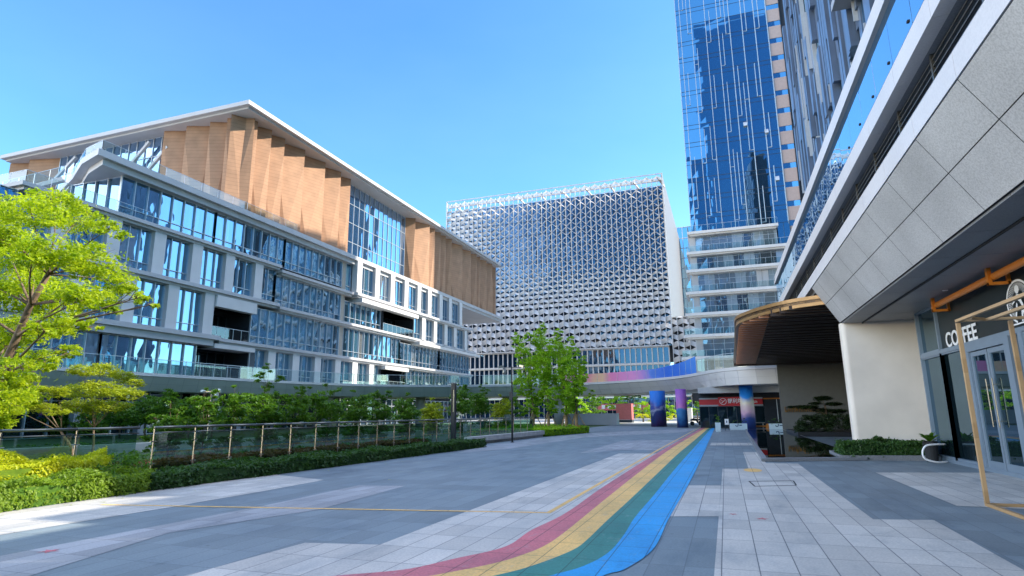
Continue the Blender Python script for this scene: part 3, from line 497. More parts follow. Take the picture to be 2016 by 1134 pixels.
win(57.7,71,14.5,18.4); win(72,81.8,14.5,17.75,X=XL)
row([94.4,99,103.5,107.8,113],14.5,18.37,91.6,115)
row([29.5,34,38.7,43.3,47.7],9.85,14.17,27.6,48.3)
win(54.2,71,9.66,13.9); win(72,88,9.66,13.9,X=XL); win(88,103,9.66,13.4,X=XL); win(103,117,9.66,13.4,X=XL)
win(27.6,37,5.5,8.75,hb=()); win(37,47,5.5,8.75,hb=()); win(54.4,57,5.5,9.05)
row([57.5,61.8,66.1,70.5,74.6,79.0],5.5,9.07,57,81.6,X=XL)
win(89.2,117,5.5,9.05,X=XL)
for z0,z1 in ((5.5,8.7),(9.85,14.3),(14.85,18.9)):
    winf(-72,-50.6,27.7,z0,z1,14,hb=(.9,)); winf(-94,-72,27.7,z0,z1,14,hb=(.9,))
for x in (-53,-58,-63,-68): 
    for z0,z1 in ((9.85,14.4),(14.85,18.9)): 
        mb=MB(); mb.box(x-.6,x+.6,27.1,28,z0,z1); mb.build('pilaster','white',LB)
winf(-76,-57,43.5,19.5,23.25,10); winf(-57,-50.6,37.2,19.5,23.25,4)
def void(y0,y1,z0,z1,X):
    mb=MB(); dx=3.6
    mb.quad((X,y0,z0),(X-dx,y0,z0),(X-dx,y0,z1),(X,y0,z1),0); mb.quad((X,y1,z0),(X,y1,z1),(X-dx,y1,z1),(X-dx,y1,z0),0)
    mb.quad((X-dx,y0,z0),(X-dx,y1,z0),(X-dx,y1,z1),(X-dx,y0,z1),0); mb.quad((X,y0,z1),(X-dx,y0,z1),(X-dx,y1,z1),(X,y1,z1),0)
    mb.quad((X,y0,z0+.01),(X,y1,z0+.01),(X-dx,y1,z0+.01),(X-dx,y0,z0+.01),0)
    o=mb.build('recess','darkvoid',LB)
    m2=MB(); n=max(3,round((y1-y0)/1.3))
    for i in range(n): m2.quad((X+.05,y0+(y1-y0)*i/n,z0+.1),(X+.05,y0+(y1-y0)*(i+1)/n-.03,z0+.1),(X+.05,y0+(y1-y0)*(i+1)/n-.03,z0+1.25),(X+.05,y0+(y1-y0)*i/n,z0+1.25),0)
    for i in range(n+1): y=y0+(y1-y0)*i/n; m2.box(X,X+.05,y-.03,y+.03,z0,z0+1.28,1)
    m2.beam((X+.03,y0,z0+1.3),(X+.03,y1,z0+1.3),.06,.05,1); m2.build('balcony_railing',['rail_clear','mull'],LB)
    m3=MB(); gpanel(m3,(X-dx+.1,y0,z0),(0,y1-y0,0),z1-z0,(1,0,0),n,mw=.05); m3.build('window',['glassD','mull_dk'],LB)
void(48.3,54.2,9.67,12.95,XL); void(47,54.4,5.5,8.62,XL); void(81.8,91.5,14.5,17.75,XR); void(81.6,89.2,5.5,8.5,XR)
# the office core has to stay behind the recesses
# terrace railings
def grail(parent,pts,h,sp=1.35,mats=('rail_clear','mull'),r=.022,name='railing',gap=.04,z=None):
    mb=MB()
    for p,q in zip(pts[:-1],pts[1:]):
        p=Vector(p);q=Vector(q);L=(q-p).length;n=max(1,round(L/sp));Z=Vector((0,0,1)); d=(q-p).normalized()
        for i in range(n):
            a=p.lerp(q,i/n)+d*gap; b=p.lerp(q,(i+1)/n)-d*gap
            mb.quad(a+Z*.08,b+Z*.08,b+Z*(h-.03),a+Z*(h-.03),0)
        for i in range(n+1):
            a=p.lerp(q,i/n); mb.beam(a,a+Z*h,r*1.6,r*1.6,1)
        mb.beam(p+Z*h,q+Z*h,r*2,r*2,1)
    return mb.build(name,list(mats),parent)
grail(LB,[(-62.8,39.6,24.4),(-57,37.2,24.4),(-52.7,35,24.4),(-49.6,34.3,24.4),(-49.6,60,24.4)],1.0,sp=2.1,r=.014)
grail(LB,[(-80,28.9,19.5),(-49.7,28.9,19.5),(-49.7,40,19.5)],1.0,sp=1.9,r=.016)
mb=MB(); mb.prism([(-62.5,39.4),(-57.3,37.0),(-56.9,38.2),(-62,40.6)],23,23.2); mb.beam((-58,36.9,23.9),(-66,31.5,19.8),.5,.4); mb.build('outer_stair','offwhite',LB)
grail(LB,[(-58,36.9,24.2),(-66,31.5,20.1)],1.1)
# underside and end of the copper box beyond the lower floors
mb=MB(); gpanel(mb,(-52.6,15,0),(0,100,0),4.1,(1,0,0),55,mw=.12,md=.2,hb=(3,)); mb.build('ground_floor_glazing',['glassD','mull'],LB)
for y in range(18,62,6): mb=MB(); mb.box(-51.6,-51,y,y+.6,0,4.1); mb.build('ground_column','greypanel',LB)
# ------------------------------------------------------------------ elevated walkway
WK=empty('elevated_walkway',(-10,76,0),'curving pale elevated walkway crossing the far end of the plaza on printed columns','footbridge')
TLc=[(-49,14),(-48.9,30),(-48.8,40),(-48.1,50),(-46.8,59),(-43.2,68.5),(-36,74.8),(-29,77.6),(-19,79),(-14,77.3),(-9.1,74.2),(-4.6,69.3),(-1.2,61.4),(.6,58.3),(2.8,57.2),(6,57),(11,57.4)]
FLc=[(-54,14),(-54,30),(-54,42),(-54,55),(-53,66),(-49,77),(-39,83.5),(-30,86),(-18,87.5),(-11,85.5),(-4.5,82),(2,77),(7,71),(10,68),(12,66),(13,65),(14,64.5)]
TL=crom([(x,y,0) for x,y in TLc],10); FR=crom([(x,y,0) for x,y in FLc],10)
T0=[];F0=[];K0=[]; acc=0; nxt=0
for i in range(len(TL)-1):           # even steps along the edge keep the cladding joints regular
    L=(TL[i+1]-TL[i]).length
    while nxt<=acc+L:
        t=(nxt-acc)/L; T0.append(TL[i].lerp(TL[i+1],t)); F0.append(FR[i].lerp(FR[i+1],t)); nxt+=1.6
    acc+=L
def inn(d):
    o=[]
    for i,p in enumerate(T0):
        k=1 if p.x<-4.6 else max(.12,1-(p.x+4.6)/5.5); n=(F0[i]-p).normalized(); o.append(p+n*d*k)
    return o
def offs(P,d): return inn(d)
def strip(mb,A,za,B,zb,m=0):
    for i in range(len(A)-1): mb.quad((A[i].x,A[i].y,za),(A[i+1].x,A[i+1].y,za),(B[i+1].x,B[i+1].y,zb),(B[i].x,B[i].y,zb),m)
mb=MB(); strip(mb,T0,5.5,T0,5.22); strip(mb,T0,5.22,inn(.12),5.2); strip(mb,T0,5.5,inn(.5),5.5); mb.build('edge_band','white',WK)
mb=MB()
A0,A1,A2=inn(.12),inn(.6),inn(1.15)
for (A,za,B,zb) in ((A0,5.18,A1,4.58),(A1,4.56,A2,3.95)):
    for i in range(len(A)-1):
        u=.012; a=A[i].lerp(A[i+1],u);b=A[i].lerp(A[i+1],1-u);c=B[i].lerp(B[i+1],1-u);d=B[i].lerp(B[i+1],u)
        mb.quad((a.x,a.y,za),(b.x,b.y,za),(c.x,c.y,zb),(d.x,d.y,zb))
mb.build('tilted_cladding','white',WK)
mb=MB(); strip(mb,inn(.25),5.17,inn(1.25),3.92); strip(mb,inn(1.17),3.94,F0,3.94); strip(mb,inn(.5),5.45,F0,5.45); strip(mb,F0,3.9,F0,5.5); mb.build('deck','offwhite',WK)
gi=[p for p in T0]
def railseg(lo,hi,nm,mats,h,lab=None):
    P=offs(T0,.18)[lo:hi]; mb=MB()
    for i in range(len(P)-1):
        a,b=P[i].lerp(P[i+1],.02),P[i].lerp(P[i+1],.98)
        mb.quad((a.x,a.y,5.5),(b.x,b.y,5.5),(b.x,b.y,5.5+h),(a.x,a.y,5.5+h),0)
        mb.beam((P[i].x,P[i].y,5.4),(P[i].x,P[i].y,5.52+h),.05,.05,1)
        mb.beam((P[i].x,P[i].y,5.53+h),(P[i+1].x,P[i+1].y,5.53+h),.05,.05,1)
    return mb.build(nm,list(mats),WK,label=lab)
ix=lambda X,Y:min(range(len(T0)),key=lambda i:(T0[i]-Vector((X,Y,0))).length)
i1,i2=ix(-19.5,79),ix(-2.6,65)
railseg(0,i1+1,'railing',('rail_clear','mull'),1.25); railseg(i2,len(T0)-1,'railing',('rail_clear','mull'),1.25)
# printed banner on the bridge railing
P=offs(T0,.05)[i1:i2+1]; mb=MB(); n=len(P)
for i in range(n-1):
    t0=i/(n-1); h0=1.1+.6*max(0,t0-.6)/.4; h1=1.1+.6*max(0,(i+1)/(n-1)-.6)/.4
    mb.quad((P[i].x,P[i].y,5.45),(P[i+1].x,P[i+1].y,5.45),(P[i+1].x,P[i+1].y,5.5+h1),(P[i].x,P[i].y,5.5+h0),0)
    mb.beam((P[i].x,P[i].y-.04,5.45),(P[i].x,P[i].y-.04,5.5+h0),.025,.025,1)
M['banner']=artwrap('banner_print',[(.9,.32,.55),(.95,.20,.42),(.95,.60,.36),(.95,.28,.52),(.85,.34,.68),(.12,.26,.75),(.02,.14,.68),(.03,.24,.8)],[0,.15,.27,.36,.55,.68,.8,1],0,-20+10,-2+10,.22,.35)
mb.build('printed_banner',['banner','mull'],WK,label='pink and blue printed banner fixed along the bridge railing')
def column(x,y,r,mat,lab,z=3.95):
    mb=MB(); mb.tube([(x,y,0),(x,y,z)],r,28); o=mb.build('column',mat,WK,smooth=False,label=lab)
    for p in o.data.polygons: p.use_smooth=len(p.vertices)==4
M['wrapA']=artwrap('night_wrap',[(.03,.02,.07),(.06,.03,.14),(.02,.05,.20),(.35,.38,.55),(.05,.06,.30),(.01,.16,.62),(.01,.20,.72)],[0,.15,.38,.47,.55,.7,1],2,0,4,.9,.9)
M['wrapB']=artwrap('dusk_wrap',[(.03,.03,.14),(.03,.14,.42),(.08,.30,.62),(.70,.22,.55),(.42,.14,.52),(.32,.10,.50)],[0,.2,.4,.5,.75,1],2,0,4,.7,1.0)
M['wrapC']=artwrap('dawn_wrap',[(.02,.04,.20),(.05,.10,.35),(.72,.45,.60),(.75,.66,.50),(.02,.25,.72),(.01,.14,.62)],[0,.25,.38,.6,.74,1],2,0,4,.35,.8)
column(-7.15,70.6,.86,'wrapA','thickest column, wrapped in dark blue artwork')
column(-4.3,66.4,.56,'wrapB','column wrapped in purple and blue artwork')
column(1.95,60.5,.6,'wrapC','column wrapped in blue and cream artwork in front of the red shop sign')
for x,y in ((-22,83),(-30,84),(-41,78),(-48,66),(-50.5,50)):
    column(x,y,.7,'concrete','plain concrete column under the walkway')
# ------------------------------------------------------------------ lattice building behind
MBD=empty('lattice_building',(-45,168,0),'large box-shaped building wrapped in a pale triangular metal lattice behind the walkway','building')
mb=MB(); mb.box(-78,-12.3,167.4,235,20,64.8); mb.build('wall','darkvoid',MBD)
mb=MB(); gpanel(mb,(-78.2,166.9,19.2),(65.9,0,0),45.5,(0,-1,0),44,hb=[4.4*k for k in range(1,10)],mw=.12,md=.15,jit=.03); mb.build('glazing',['glassM','mull_dk'],MBD)
mb=MB(); NC=45; CW=66.8/NC; X0=-78.66; YF=165.2
def hfrac(x,z):
    t=min(1,max(0,(x+76)/20)); q=min(1,max(0,(z-30)/16)); r_=min(1,max(0,1-(x+22)/22)) if x>-22 else 1
    tp=1
    return .17+.255*(t*t*(3-2*t))*(q*q*(3-2*q))*(0.6+.4*r_)
def lattice(x0,nc,z0,z1,P,ztop,mb,ph=0,y=YF):
    for i in range(nc):
        xa,xb=x0+i*CW,x0+(i+1)*CW; off=(P/2 if (i+ph)%2 else 0); k=-1
        while True:
            yk=z0+off+k*P; k+=1
            if yk>z1+P: break
            # holes of column i sit at yk, those of column i+1 half a period higher
            ha=hfrac(xa,yk)*P; hb=hfrac(xb,yk+P/2)*P; hb0=hfrac(xb,yk-P/2)*P; ha1=hfrac(xa,yk+P)*P
            zc=lambda z:max(z0,min(ztop,z))
            xm=xa+.94*CW; xn=xa+.06*CW
            o_=.04+.40*(1-min(1,max(0,(hfrac(xa,yk)-.17)/.255)))
            q1=[(xa,y-o_,yk+ha),(xa,y+.1,yk+P/2),(xb,y+.1,yk+P/2-hb),(xb,y-o_,yk)]
            q2=[(xa,y+.1,yk+P/2),(xa,y-o_,yk+P-ha1),(xb,y-o_,yk+P),(xb,y+.1,yk+P/2+hb)]
            for q in (q1,q2):
                zs=[zc(v[2]) for v in q]
                if max(zs)-min(zs)<.08: continue
                mb.quad(*[(v[0],v[1],zz) for v,zz in zip(q,zs)],0)
                mb.quad(*[(v[0],v[1]+.15,zz-.03) for v,zz in zip(q[::-1],zs[::-1])],0)
lattice(X0,NC,31.4,63.5,2.83,64.6,mb); lattice(X0,NC,19.3,31.4,4.03,31.38,mb)
for i in range(NC):            # open crest above the roof: peaked caps
    xa=X0+i*CW; u=i%2
    p=[(xa,YF-.2,65.6+(.1 if u else .9)),(xa+CW,YF-.2,65.6+(.9 if u else .1)),(xa+CW,YF-.1,66.5+(.8 if u else 0)),(xa,YF-.1,66.5+(0 if u else .8))]
    mb.quad(*p,0)
for i in range(5):              # lattice return on the low block to the right
    pass
mb.build('lattice_screen','lattice',MBD)
mb=MB(); lattice(-11.85,7,10.2,26.6,4.03,26.6,mb,ph=1,y=165.3); mb.build('lattice_screen','lattice',MBD)
mb=MB(); mb.box(-11.8,0,166.2,200,4,26.5); mb.build('low_block','darkvoid',MBD)
mb=MB()
for i in range(NC+1): x=X0+i*CW; mb.box(x-.085,x+.085,YF-.5,YF-.15,19.1,66.9 if i%2 else 67.3)
for i in range(7): x=-11.85+i*CW; mb.box(x-.075,x+.075,YF-.7,YF-.4,10.2,26.8)
mb.build('vertical_rib','white',MBD)
mb=MB(); mb.beam((X0,YF-.6,67.7),(-11.85,YF-.6,67.7),.3,.22); mb.beam((X0,YF-.6,19),(X0,YF-.6,67.8),.35,.35); mb.beam((-11.85,YF-.6,19),(-11.85,YF-.6,67.8),.35,.35); mb.beam((X0,YF-.5,19.05),(-12.8,YF-.5,19.05),.5,.3); mb.build('edge_frame','white',MBD)
for i in range(10): x=-76+i*7; mb=MB(); mb.beam((x,YF-.2,66.4),(x+1.4,168,64.9),.4,.4); mb.build('roof_brace','white',MBD)
mb=MB(); mb.beam((X0,YF+.8,66.2),(-11.9,YF+.8,66.2),.4,.5); mb.build('roof_rail','lattice',MBD)
mb=MB(); mb.quad((-11.82,165,27),(-11.82,262,27),(-11.82,262,67.6),(-11.82,165,67.6)); mb.box(-12.2,-11.85,165,262,66.9,67.5); mb.build('side_cladding','ribside',MBD)
mb=MB(); gpanel(mb,(-78,165.6,14.6),(65,0,0),4.2,(0,-1,0),44,mw=.28,md=.4,jit=.02); gpanel(mb,(-78,165.6,9.9),(65,0,0),4.3,(0,-1,0),44,mw=.28,md=.4,jit=.02); mb.build('window_band',['glassM','white'],MBD)
mb=MB(); mb.box(-78,-12.8,164.9,166,14.2,14.55); mb.box(-78,-12.8,164.9,166,9.3,9.8); mb.box(-78,-8,164,166,5.6,5.9); mb.build('floor_slab','white',MBD)
mb=MB(); gpanel(mb,(-78,165.8,5.9),(70,0,0),3.4,(0,-1,0),47,mw=.28,md=.3); gpanel(mb,(-78,165.9,0),(70,0,0),5.5,(0,-1,0),47,mw=.12,md=.2); mb.build('window_band',['glassM','white'],MBD)
SB=empty('red_shop_sign',(-24,164.4,2),'long faded red shop sign on the ground floor seen under the walkway','sign')
mb=MB(); mb.box(-33,-19,164.3,164.7,2.2,3.9); mb.build('board','pinkred',SB)
mb=MB()
for i in range(7): mb.box(-31.5+i*1.6,-30.6+i*1.6,164.2,164.3,2.6,3.6)
mb.build('lettering','signwhite',SB)
# distant blue tower in the gap
DT=empty('distant_glass_tower',(-5,240,0),'pale blue glass tower in the narrow gap between lattice building and tall tower','building')
mb=MB(); gpanel(mb,(-12.6,235,0),(12,0,0),72.5,(0,-1,0),6,hb=[4*k for k in range(1,18)],mw=.25,md=.3); mb.build('glazing',['glassT','white'],DT)
mb=MB(); mb.box(-12.4,-1,236,250,0,72); mb.build('wall','greypanel',DT)
# ------------------------------------------------------------------ tall blue glass tower
TW=empty('tall_glass_tower',(6,128,0),'tall blue mirror-glass tower with pale vertical fins and white balconies on its lower floors','building')
TY=128.0; TX0,TX1=-3.9,17.6; TH=118
mb=MB(); mb.box(TX0+.1,TX1+8,TY+.4,TY+26,0,TH-.2); mb.build('wall','darkvoid',TW)
xs=[TX0,-3.0,-.6,2.4,4.95,7.4,9.95,12.5,15.0]
mb=MB(); ST=4.1
zz=[38.6+ST*k for k in range(int((TH-38.6)/ST)+1)]
for i in range(len(xs)-1):
    for k in range(len(zz)-1):
        for za,zb in ((zz[k],zz[k]+3.1),(zz[k]+3.1,zz[k+1])):
            j=[rng.uniform(-.012,.012) for _ in range(4)]
            mb.quad((xs[i],TY+j[0],za),(xs[i+1],TY+j[1],za),(xs[i+1],TY+j[2],zb),(xs[i],TY+j[3],zb),0)
for z in zz: 
    mb.box(TX0,15,TY-.03,TY+.05,z-.05,z+.05,1); mb.box(TX0,15,TY-.03,TY+.05,z+3.05,z+3.13,1)
mb.build('curtain_wall',['glassT','mull_dk'],TW)
mb=MB()
for x in xs: mb.box(x-.06,x+.06,TY-.35,TY+.02,38.6,TH)
mb.build('full_height_fin','mull',TW)
mb=MB(); rf=random.Random(5)
for i in range(1,len(xs)-1):
    z=39+rf.uniform(0,8)
    while z<TH-12:
        L=rf.choice([2,2,3,4])*ST*.95; x=xs[i]+rf.choice([-.85,.85,.9]); mb.box(x-.05,x+.05,TY-.3,TY+.02,z,z+L)
        for k in range(0,int(L/ST)+1,3): mb.box(min(x,xs[i]),max(x,xs[i]),TY-.08,TY+.01,z+k*ST*.95,z+k*ST*.95+.12)
        z+=L+rf.choice([1,2,3])*ST
mb.build('short_fin','mull',TW)
for (x,z) in ((8.3,61),(12.3,58.7),(13.4,48)):
    mb=MB(); mb.quad((x,TY-.05,z+1.0),(x+.75,TY-.05,z+1.0),(x+.75,TY-.55,z),(x,TY-.55,z)); mb.quad((x,TY-.55,z),(x+.75,TY-.55,z),(x+.75,TY-.05,z-.02),(x,TY-.05,z-.02)); mb.build('open_window','mull',TW)
mb=MB(); 
for k in range(28):
    z=27+ST*k
    if z<TH: mb.box(15.1,17.6,TY-.12,TY+.3,z,z+2.9,0); mb.box(15.1,17.6,TY-.02,TY+.3,z+2.9,z+ST,1)
mb.build('peach_spandrel',['peach','glassT'],TW)
mb=MB(); gpanel(mb,(12.8,TY-.3,26),(2.3,0,0),13,(0,-1,0),2,hb=(4,8)); gpanel(mb,(17.62,TY-.2,24),(0,10,0),90,(1,0,0),4); mb.build('side_glazing',['glassT','mull_dk'],TW)
fl=[(38.3,-4.7,12.8),(34.0,-5.1,17.5),(30.2,-5.4,17.5),(25.6,-5.8,17.5),(21.2,-6.2,17.5),(16.8,-6.7,17.5),(12.4,-7.4,17.5)]
for i,(z,xl,xr) in enumerate(fl):
    mb=MB(); mb.prism([(xl,125.4),(xr,125.4),(xr,TY+.3),(xl+.6,TY+.3),(xl+.3,134),(xl,134)],z-.55,z); mb.prism([(xl+.5,125.9),(xr-.4,125.9),(xr-.4,TY+.2),(xl+1,TY+.2)],z-.85,z-.552)
    s_=mb.build('balcony_slab','white',TW)
    grail(s_,[(xl+.3,133,z),(xl+.1,125.5,z),(xr-.1,125.5,z)],1.25,sp=1.5,mats=('rail_clear','mull'),name='balcony_railing')
    if i<len(fl)-1:
        zb=fl[i+1][0]; mb=MB(); gpanel(mb,(-3.2,TY-.9,zb),(xr+2.9,0,0),z-.86-zb,(0,-1,0),10,jit=.02,hb=(2.6,)); mb.box(TX0-.6,-3.2,TY-1,TY+6,zb,z-.86,2)
        if i in (2,4): mb.box(6+i,8.2+i,TY-1.0,TY-.88,zb,z-.86,2)
        mb.build('recessed_glazing',['glassB','mull','offwhite'],TW)
mb=MB(); mb.box(-6.5,17,126,129,8.2,12); mb.box(-4,17,126.3,129,4,8.2); mb.build('lower_wall','beige',TW)
# ------------------------------------------------------------------ dark-finned tower near on the right
NT=empty('finned_glass_tower',(14,60,0),'dark blue tower clad in staggered vertical fins rising behind the granite building','building')
mb=MB(); mb.box(12.5,16,33,85.0,9,73); mb.build('wall','darkvoid',NT)
mb=MB(); gpanel(mb,(12.35,85.1,9),(0,-52.2,0),64,(-1,0,0),51,hb=[4.1*k for k in range(1,16)],mw=.04,md=.06,jit=.03); gpanel(mb,(12.4,32.9,9),(3.6,0,0),64,(0,-1,0),20,hb=[4.1*k for k in range(1,16)],mw=.06,md=.1); mb.build('curtain_wall',['glassT','mull_dk'],NT)
for nm,mt,sd_ in (('vertical_fin','findark',3),('pale_fin','mull',9)):
    mb=MB(); rf=random.Random(sd_)
    if nm=='vertical_fin':
        y=38.6
        while y<85:
            z=10+rf.uniform(0,5)
            while z<72:
                L=rf.choice([3,4,5,7])*1.9; d=rf.choice([.12,.3,.45,.6]); mb.box(12.3-d,12.34,y,y+rf.uniform(.5,.95),z,min(72.6,z+L))
                z+=L+rf.choice([0,.0,1.5,3,6])
            y+=rf.uniform(.85,1.3)
    else:
        for k in range(60):
            y=rf.uniform(38.6,85); z=rf.uniform(12,62); mb=MB(); mb.box(11.85,12.3,y,y+.09,z,z+rf.uniform(5,12)); mb.build(nm,mt,NT)
    if nm=='vertical_fin': mb.build(nm,mt,NT)
mb=MB(); mb.box(10.6,12.3,44.5,49.2,33.2,33.8,0); mb.box(10.9,12.3,44.8,48.8,33.8,36.9,1); mb.box(10.6,12.3,44.5,49.2,37.2,37.7,0); mb.build('projecting_bay',['greypanel','mull_dk'],NT)
BB=empty('shade_block',(30,102,0),'unseen block added behind the finned tower to shade the left building','building')
mb=MB(); mb.box(24,50,90,101,0,82); mb.build('wall','findark',BB)  # added block, casts shade on the left building's lower floors
VT=empty('mirrored_tower',(19,-50,0),'dark glass tower behind the viewer, seen only mirrored in the tall blue tower','building')
mb=MB(); mb.box(1,38,-70,-40,0,198); mb.box(-7,0.5,-60,-45,0,128); mb.build('wall','glassM',VT)
# ------------------------------------------------------------------ granite building on the right
RB=empty('granite_building',(6,12,0),'speckled granite building with glass parapet and coffee shop along the right edge','building')
Y0,Y1=-12,25.5
mb=MB(); mb.box(6.9,34,-12,38,4.9,9.2); mb.box(8,20,14.3,38,9.2,14.1); mb.box(12.6,15,19.8,32.8,14.9,24); mb.box(6.9,34,-12,23.9,0,4.8); mb.box(12,34,26,56,0,5.7); mb.box(7.2,12.1,24,26,0,5.7); mb.build('wall','granite_dk',RB)  # the two upper set-back boxes are unseen, sized to shadow the plaza's left side
mb=MB(); mb.quad((4.43,Y0,4.87),(4.43,25.6,4.87),(3.62,25.6,6.3),(3.62,Y0,6.3)); mb.poly([(4.43,25.6,4.87),(3.62,25.6,6.3),(3.62,25.6,6.34),(6,25.6,6.34),(6,25.6,4.87)]); mb.build('joint_backing','joint',RB)
mb=MB(); g=.009; y=13.79-2.08*12; mids=[(4.41,4.88),(3.985,5.61),(3.58,6.31)]
while y<25.5:
    a,b=max(y,Y0)+g,min(y+2.08,25.55)-g
    for (xa,za),(xb,zb) in zip(mids[:-1],mids[1:]):
        dx,dz=(xb-xa),(zb-za); L=math.hypot(dx,dz); ux,uz=dx/L*g,dz/L*g
        nx,nz=-dz/L*.025,dx/L*.025
        p=[(xa+ux-abs(nx),a,za+uz-.012),(xa+ux-abs(nx),b,za+uz-.012),(xb-ux-abs(nx),b,zb-uz-.012),(xb-ux-abs(nx),a,zb-uz-.012)]
        mb.quad(*p)
    y+=2.08
mb.build('granite_panel','granite',RB)
mb=MB(); y=13.79-2.08*12
while y<38: mb.box(3.55,3.75,max(y,Y0)+.006,min(y+2.08,38.3)-.006,6.32,6.74); mb.box(3.37,3.6,max(y,Y0)+.006,min(y+2.08,38.3)-.006,7.36,7.76); y+=2.08
mb.build('fascia_band','fascia',RB)
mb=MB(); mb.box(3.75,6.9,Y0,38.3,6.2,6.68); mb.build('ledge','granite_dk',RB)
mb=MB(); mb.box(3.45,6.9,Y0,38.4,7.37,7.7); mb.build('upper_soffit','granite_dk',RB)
mb=MB(); mb.box(4.6,4.7,Y0,38,6.7,7.36); mb.build('opening_backing','joint',RB)
mb=MB()
for k in range(5): z=6.80+k*.115; mb.beam((3.68,Y0,z),(3.68,38,z),.022,.022)
mb.beam((3.66,Y0,6.765),(3.66,38,6.765),.05,.05)
y=9.0-2.08*10
while y<38: mb.box(3.66,3.71,y,y+.055,6.74,7.37); mb.box(3.64,3.7,y-.02,y+.08,6.74,6.8); y+=2.05
mb.build('louvre_railing','steel',RB)
mb=MB(); mb.box(3.42,3.5,Y0,38.3,7.76,7.86,1); mb.box(3.47,3.58,Y0,38.3,7.93,7.97,1)
y=11.95-1.3*18
while y<38:
    j=[rng.uniform(-.004,.004) for _ in range(4)]; a,b=y+.008,min(38.4,y+1.3)-.008
    mb.quad((3.46+j[0],a,7.86),(3.46+j[1],b,7.86),(3.46+j[2],b,9.02),(3.46+j[3],a,9.02),0); mb.box(3.38,3.42,y-.03,y+.03,7.96,8.0,1); y+=1.3
mb.build('glass_parapet',['parapet','joint'],RB)
mb=MB(); mb.box(3.36,3.6,Y0,38.4,9.02,9.22); mb.box(3.40,3.6,Y0,38.4,9.25,9.5); mb.build('parapet_cap','fascia',RB)
mb=MB(); mb.box(3.6,6.9,38.32,38.5,6.1,9.5); mb.box(3.7,12.5,38.0,38.3,6.2,9.2); mb.build('end_wall','fascia',RB)
# sloping soffit with joints
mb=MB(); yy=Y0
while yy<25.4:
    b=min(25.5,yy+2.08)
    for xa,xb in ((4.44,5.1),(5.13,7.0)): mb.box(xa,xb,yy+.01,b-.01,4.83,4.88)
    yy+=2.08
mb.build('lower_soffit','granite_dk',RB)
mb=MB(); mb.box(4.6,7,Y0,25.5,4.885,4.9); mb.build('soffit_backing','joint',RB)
mb=MB(); mb.tube([(5.12,Y0,4.81),(5.12,25.4,4.81)],.03,8); mb.build('soffit_drain_rail','joint',RB)
# cream wall with rounded near corner
mb=MB(); P=[(7.2,25.5)]+[(4.57+.17*math.cos(a),25.67+.17*math.sin(a)) for a in [math.pi*1.5-k*math.pi/12 for k in range(7)]]+[(4.4,25.95),(7.2,25.95)]
mb.prism(P,0,4.86); mb.build('cream_wall','stucco',RB)
# storefront
SX=6.5
mb=MB(); gpanel(mb,(SX,23.85,0.1),(0,-1.95,0),3.2,(-1,0,0),1,mw=.09,md=.12,jit=0); gpanel(mb,(SX,21.9,0.1),(0,-2.05,0),3.2,(-1,0,0),1,mw=.09,md=.12,jit=0); gpanel(mb,(SX,23.85,3.38),(0,-1.95,0),1.45,(-1,0,0),1,mw=.09,md=.12,jit=0)
gpanel(mb,(SX,16.3,0.1),(0,-26,0),3.2,(-1,0,0),14,mw=.09,md=.12,jit=0); mb.build('shopfront_window',['glassD','frame_bl'],RB)
mb=MB(); mb.box(SX-.02,SX+.4,-12,21.9,3.40,4.83); mb.build('sign_board','blackboard',RB)
mb=MB(); mb.box(SX-.1,SX+.1,-12,23.9,3.28,3.40); mb.box(SX-.06,SX+.1,23.8,23.95,0,4.83); mb.box(SX-.12,SX+.1,-12,23.9,0,.1); mb.build('transom','frame_bl',RB)
mb=MB(); mb.box(SX-.14,SX+.05,19.55,19.85,0.1,3.28); mb.box(SX-.14,SX+.05,17.0,17.3,0.1,3.28); mb.box(SX-.14,SX+.05,17.3,19.55,3.12,3.28); mb.box(SX-.14,SX+.05,16.3,16.5,0.1,3.28); mb.build('door_surround','frame_bl',RB)
for a,b,hy in ((19.53,18.45,18.62),(18.4,17.32,18.24)):
    mb=MB(); X=SX-.06; mb.box(X-.03,X+.03,a-.11,a,.05,3.1,1); mb.box(X-.03,X+.03,b,b+.11,.05,3.1,1); mb.box(X-.03,X+.03,b+.11,a-.11,.05,.28,1); mb.box(X-.03,X+.03,b+.11,a-.11,2.98,3.1,1); mb.quad((X,b,.2),(X,a,.2),(X,a,3),(X,b,3),0)
    d=mb.build('shop_door',['glassD','frame_bl'],RB); mb=MB(); mb.tube([(X-.09,hy,1.15),(X-.09,hy,2.35)],.018,8); mb.beam((X,hy,1.3),(X-.09,hy,1.3),.02,.02); mb.beam((X,hy,2.2),(X-.09,hy,2.2),.02,.02); mb.build('handle','steel',d)
text('COFFEE',.62,'signwhite',RB,lambda u,v,w:(SX-.05-w,21.36-u*.92,3.42+v*.98),name='coffee_lettering',sx=1.22,bold=True,ext=.006)
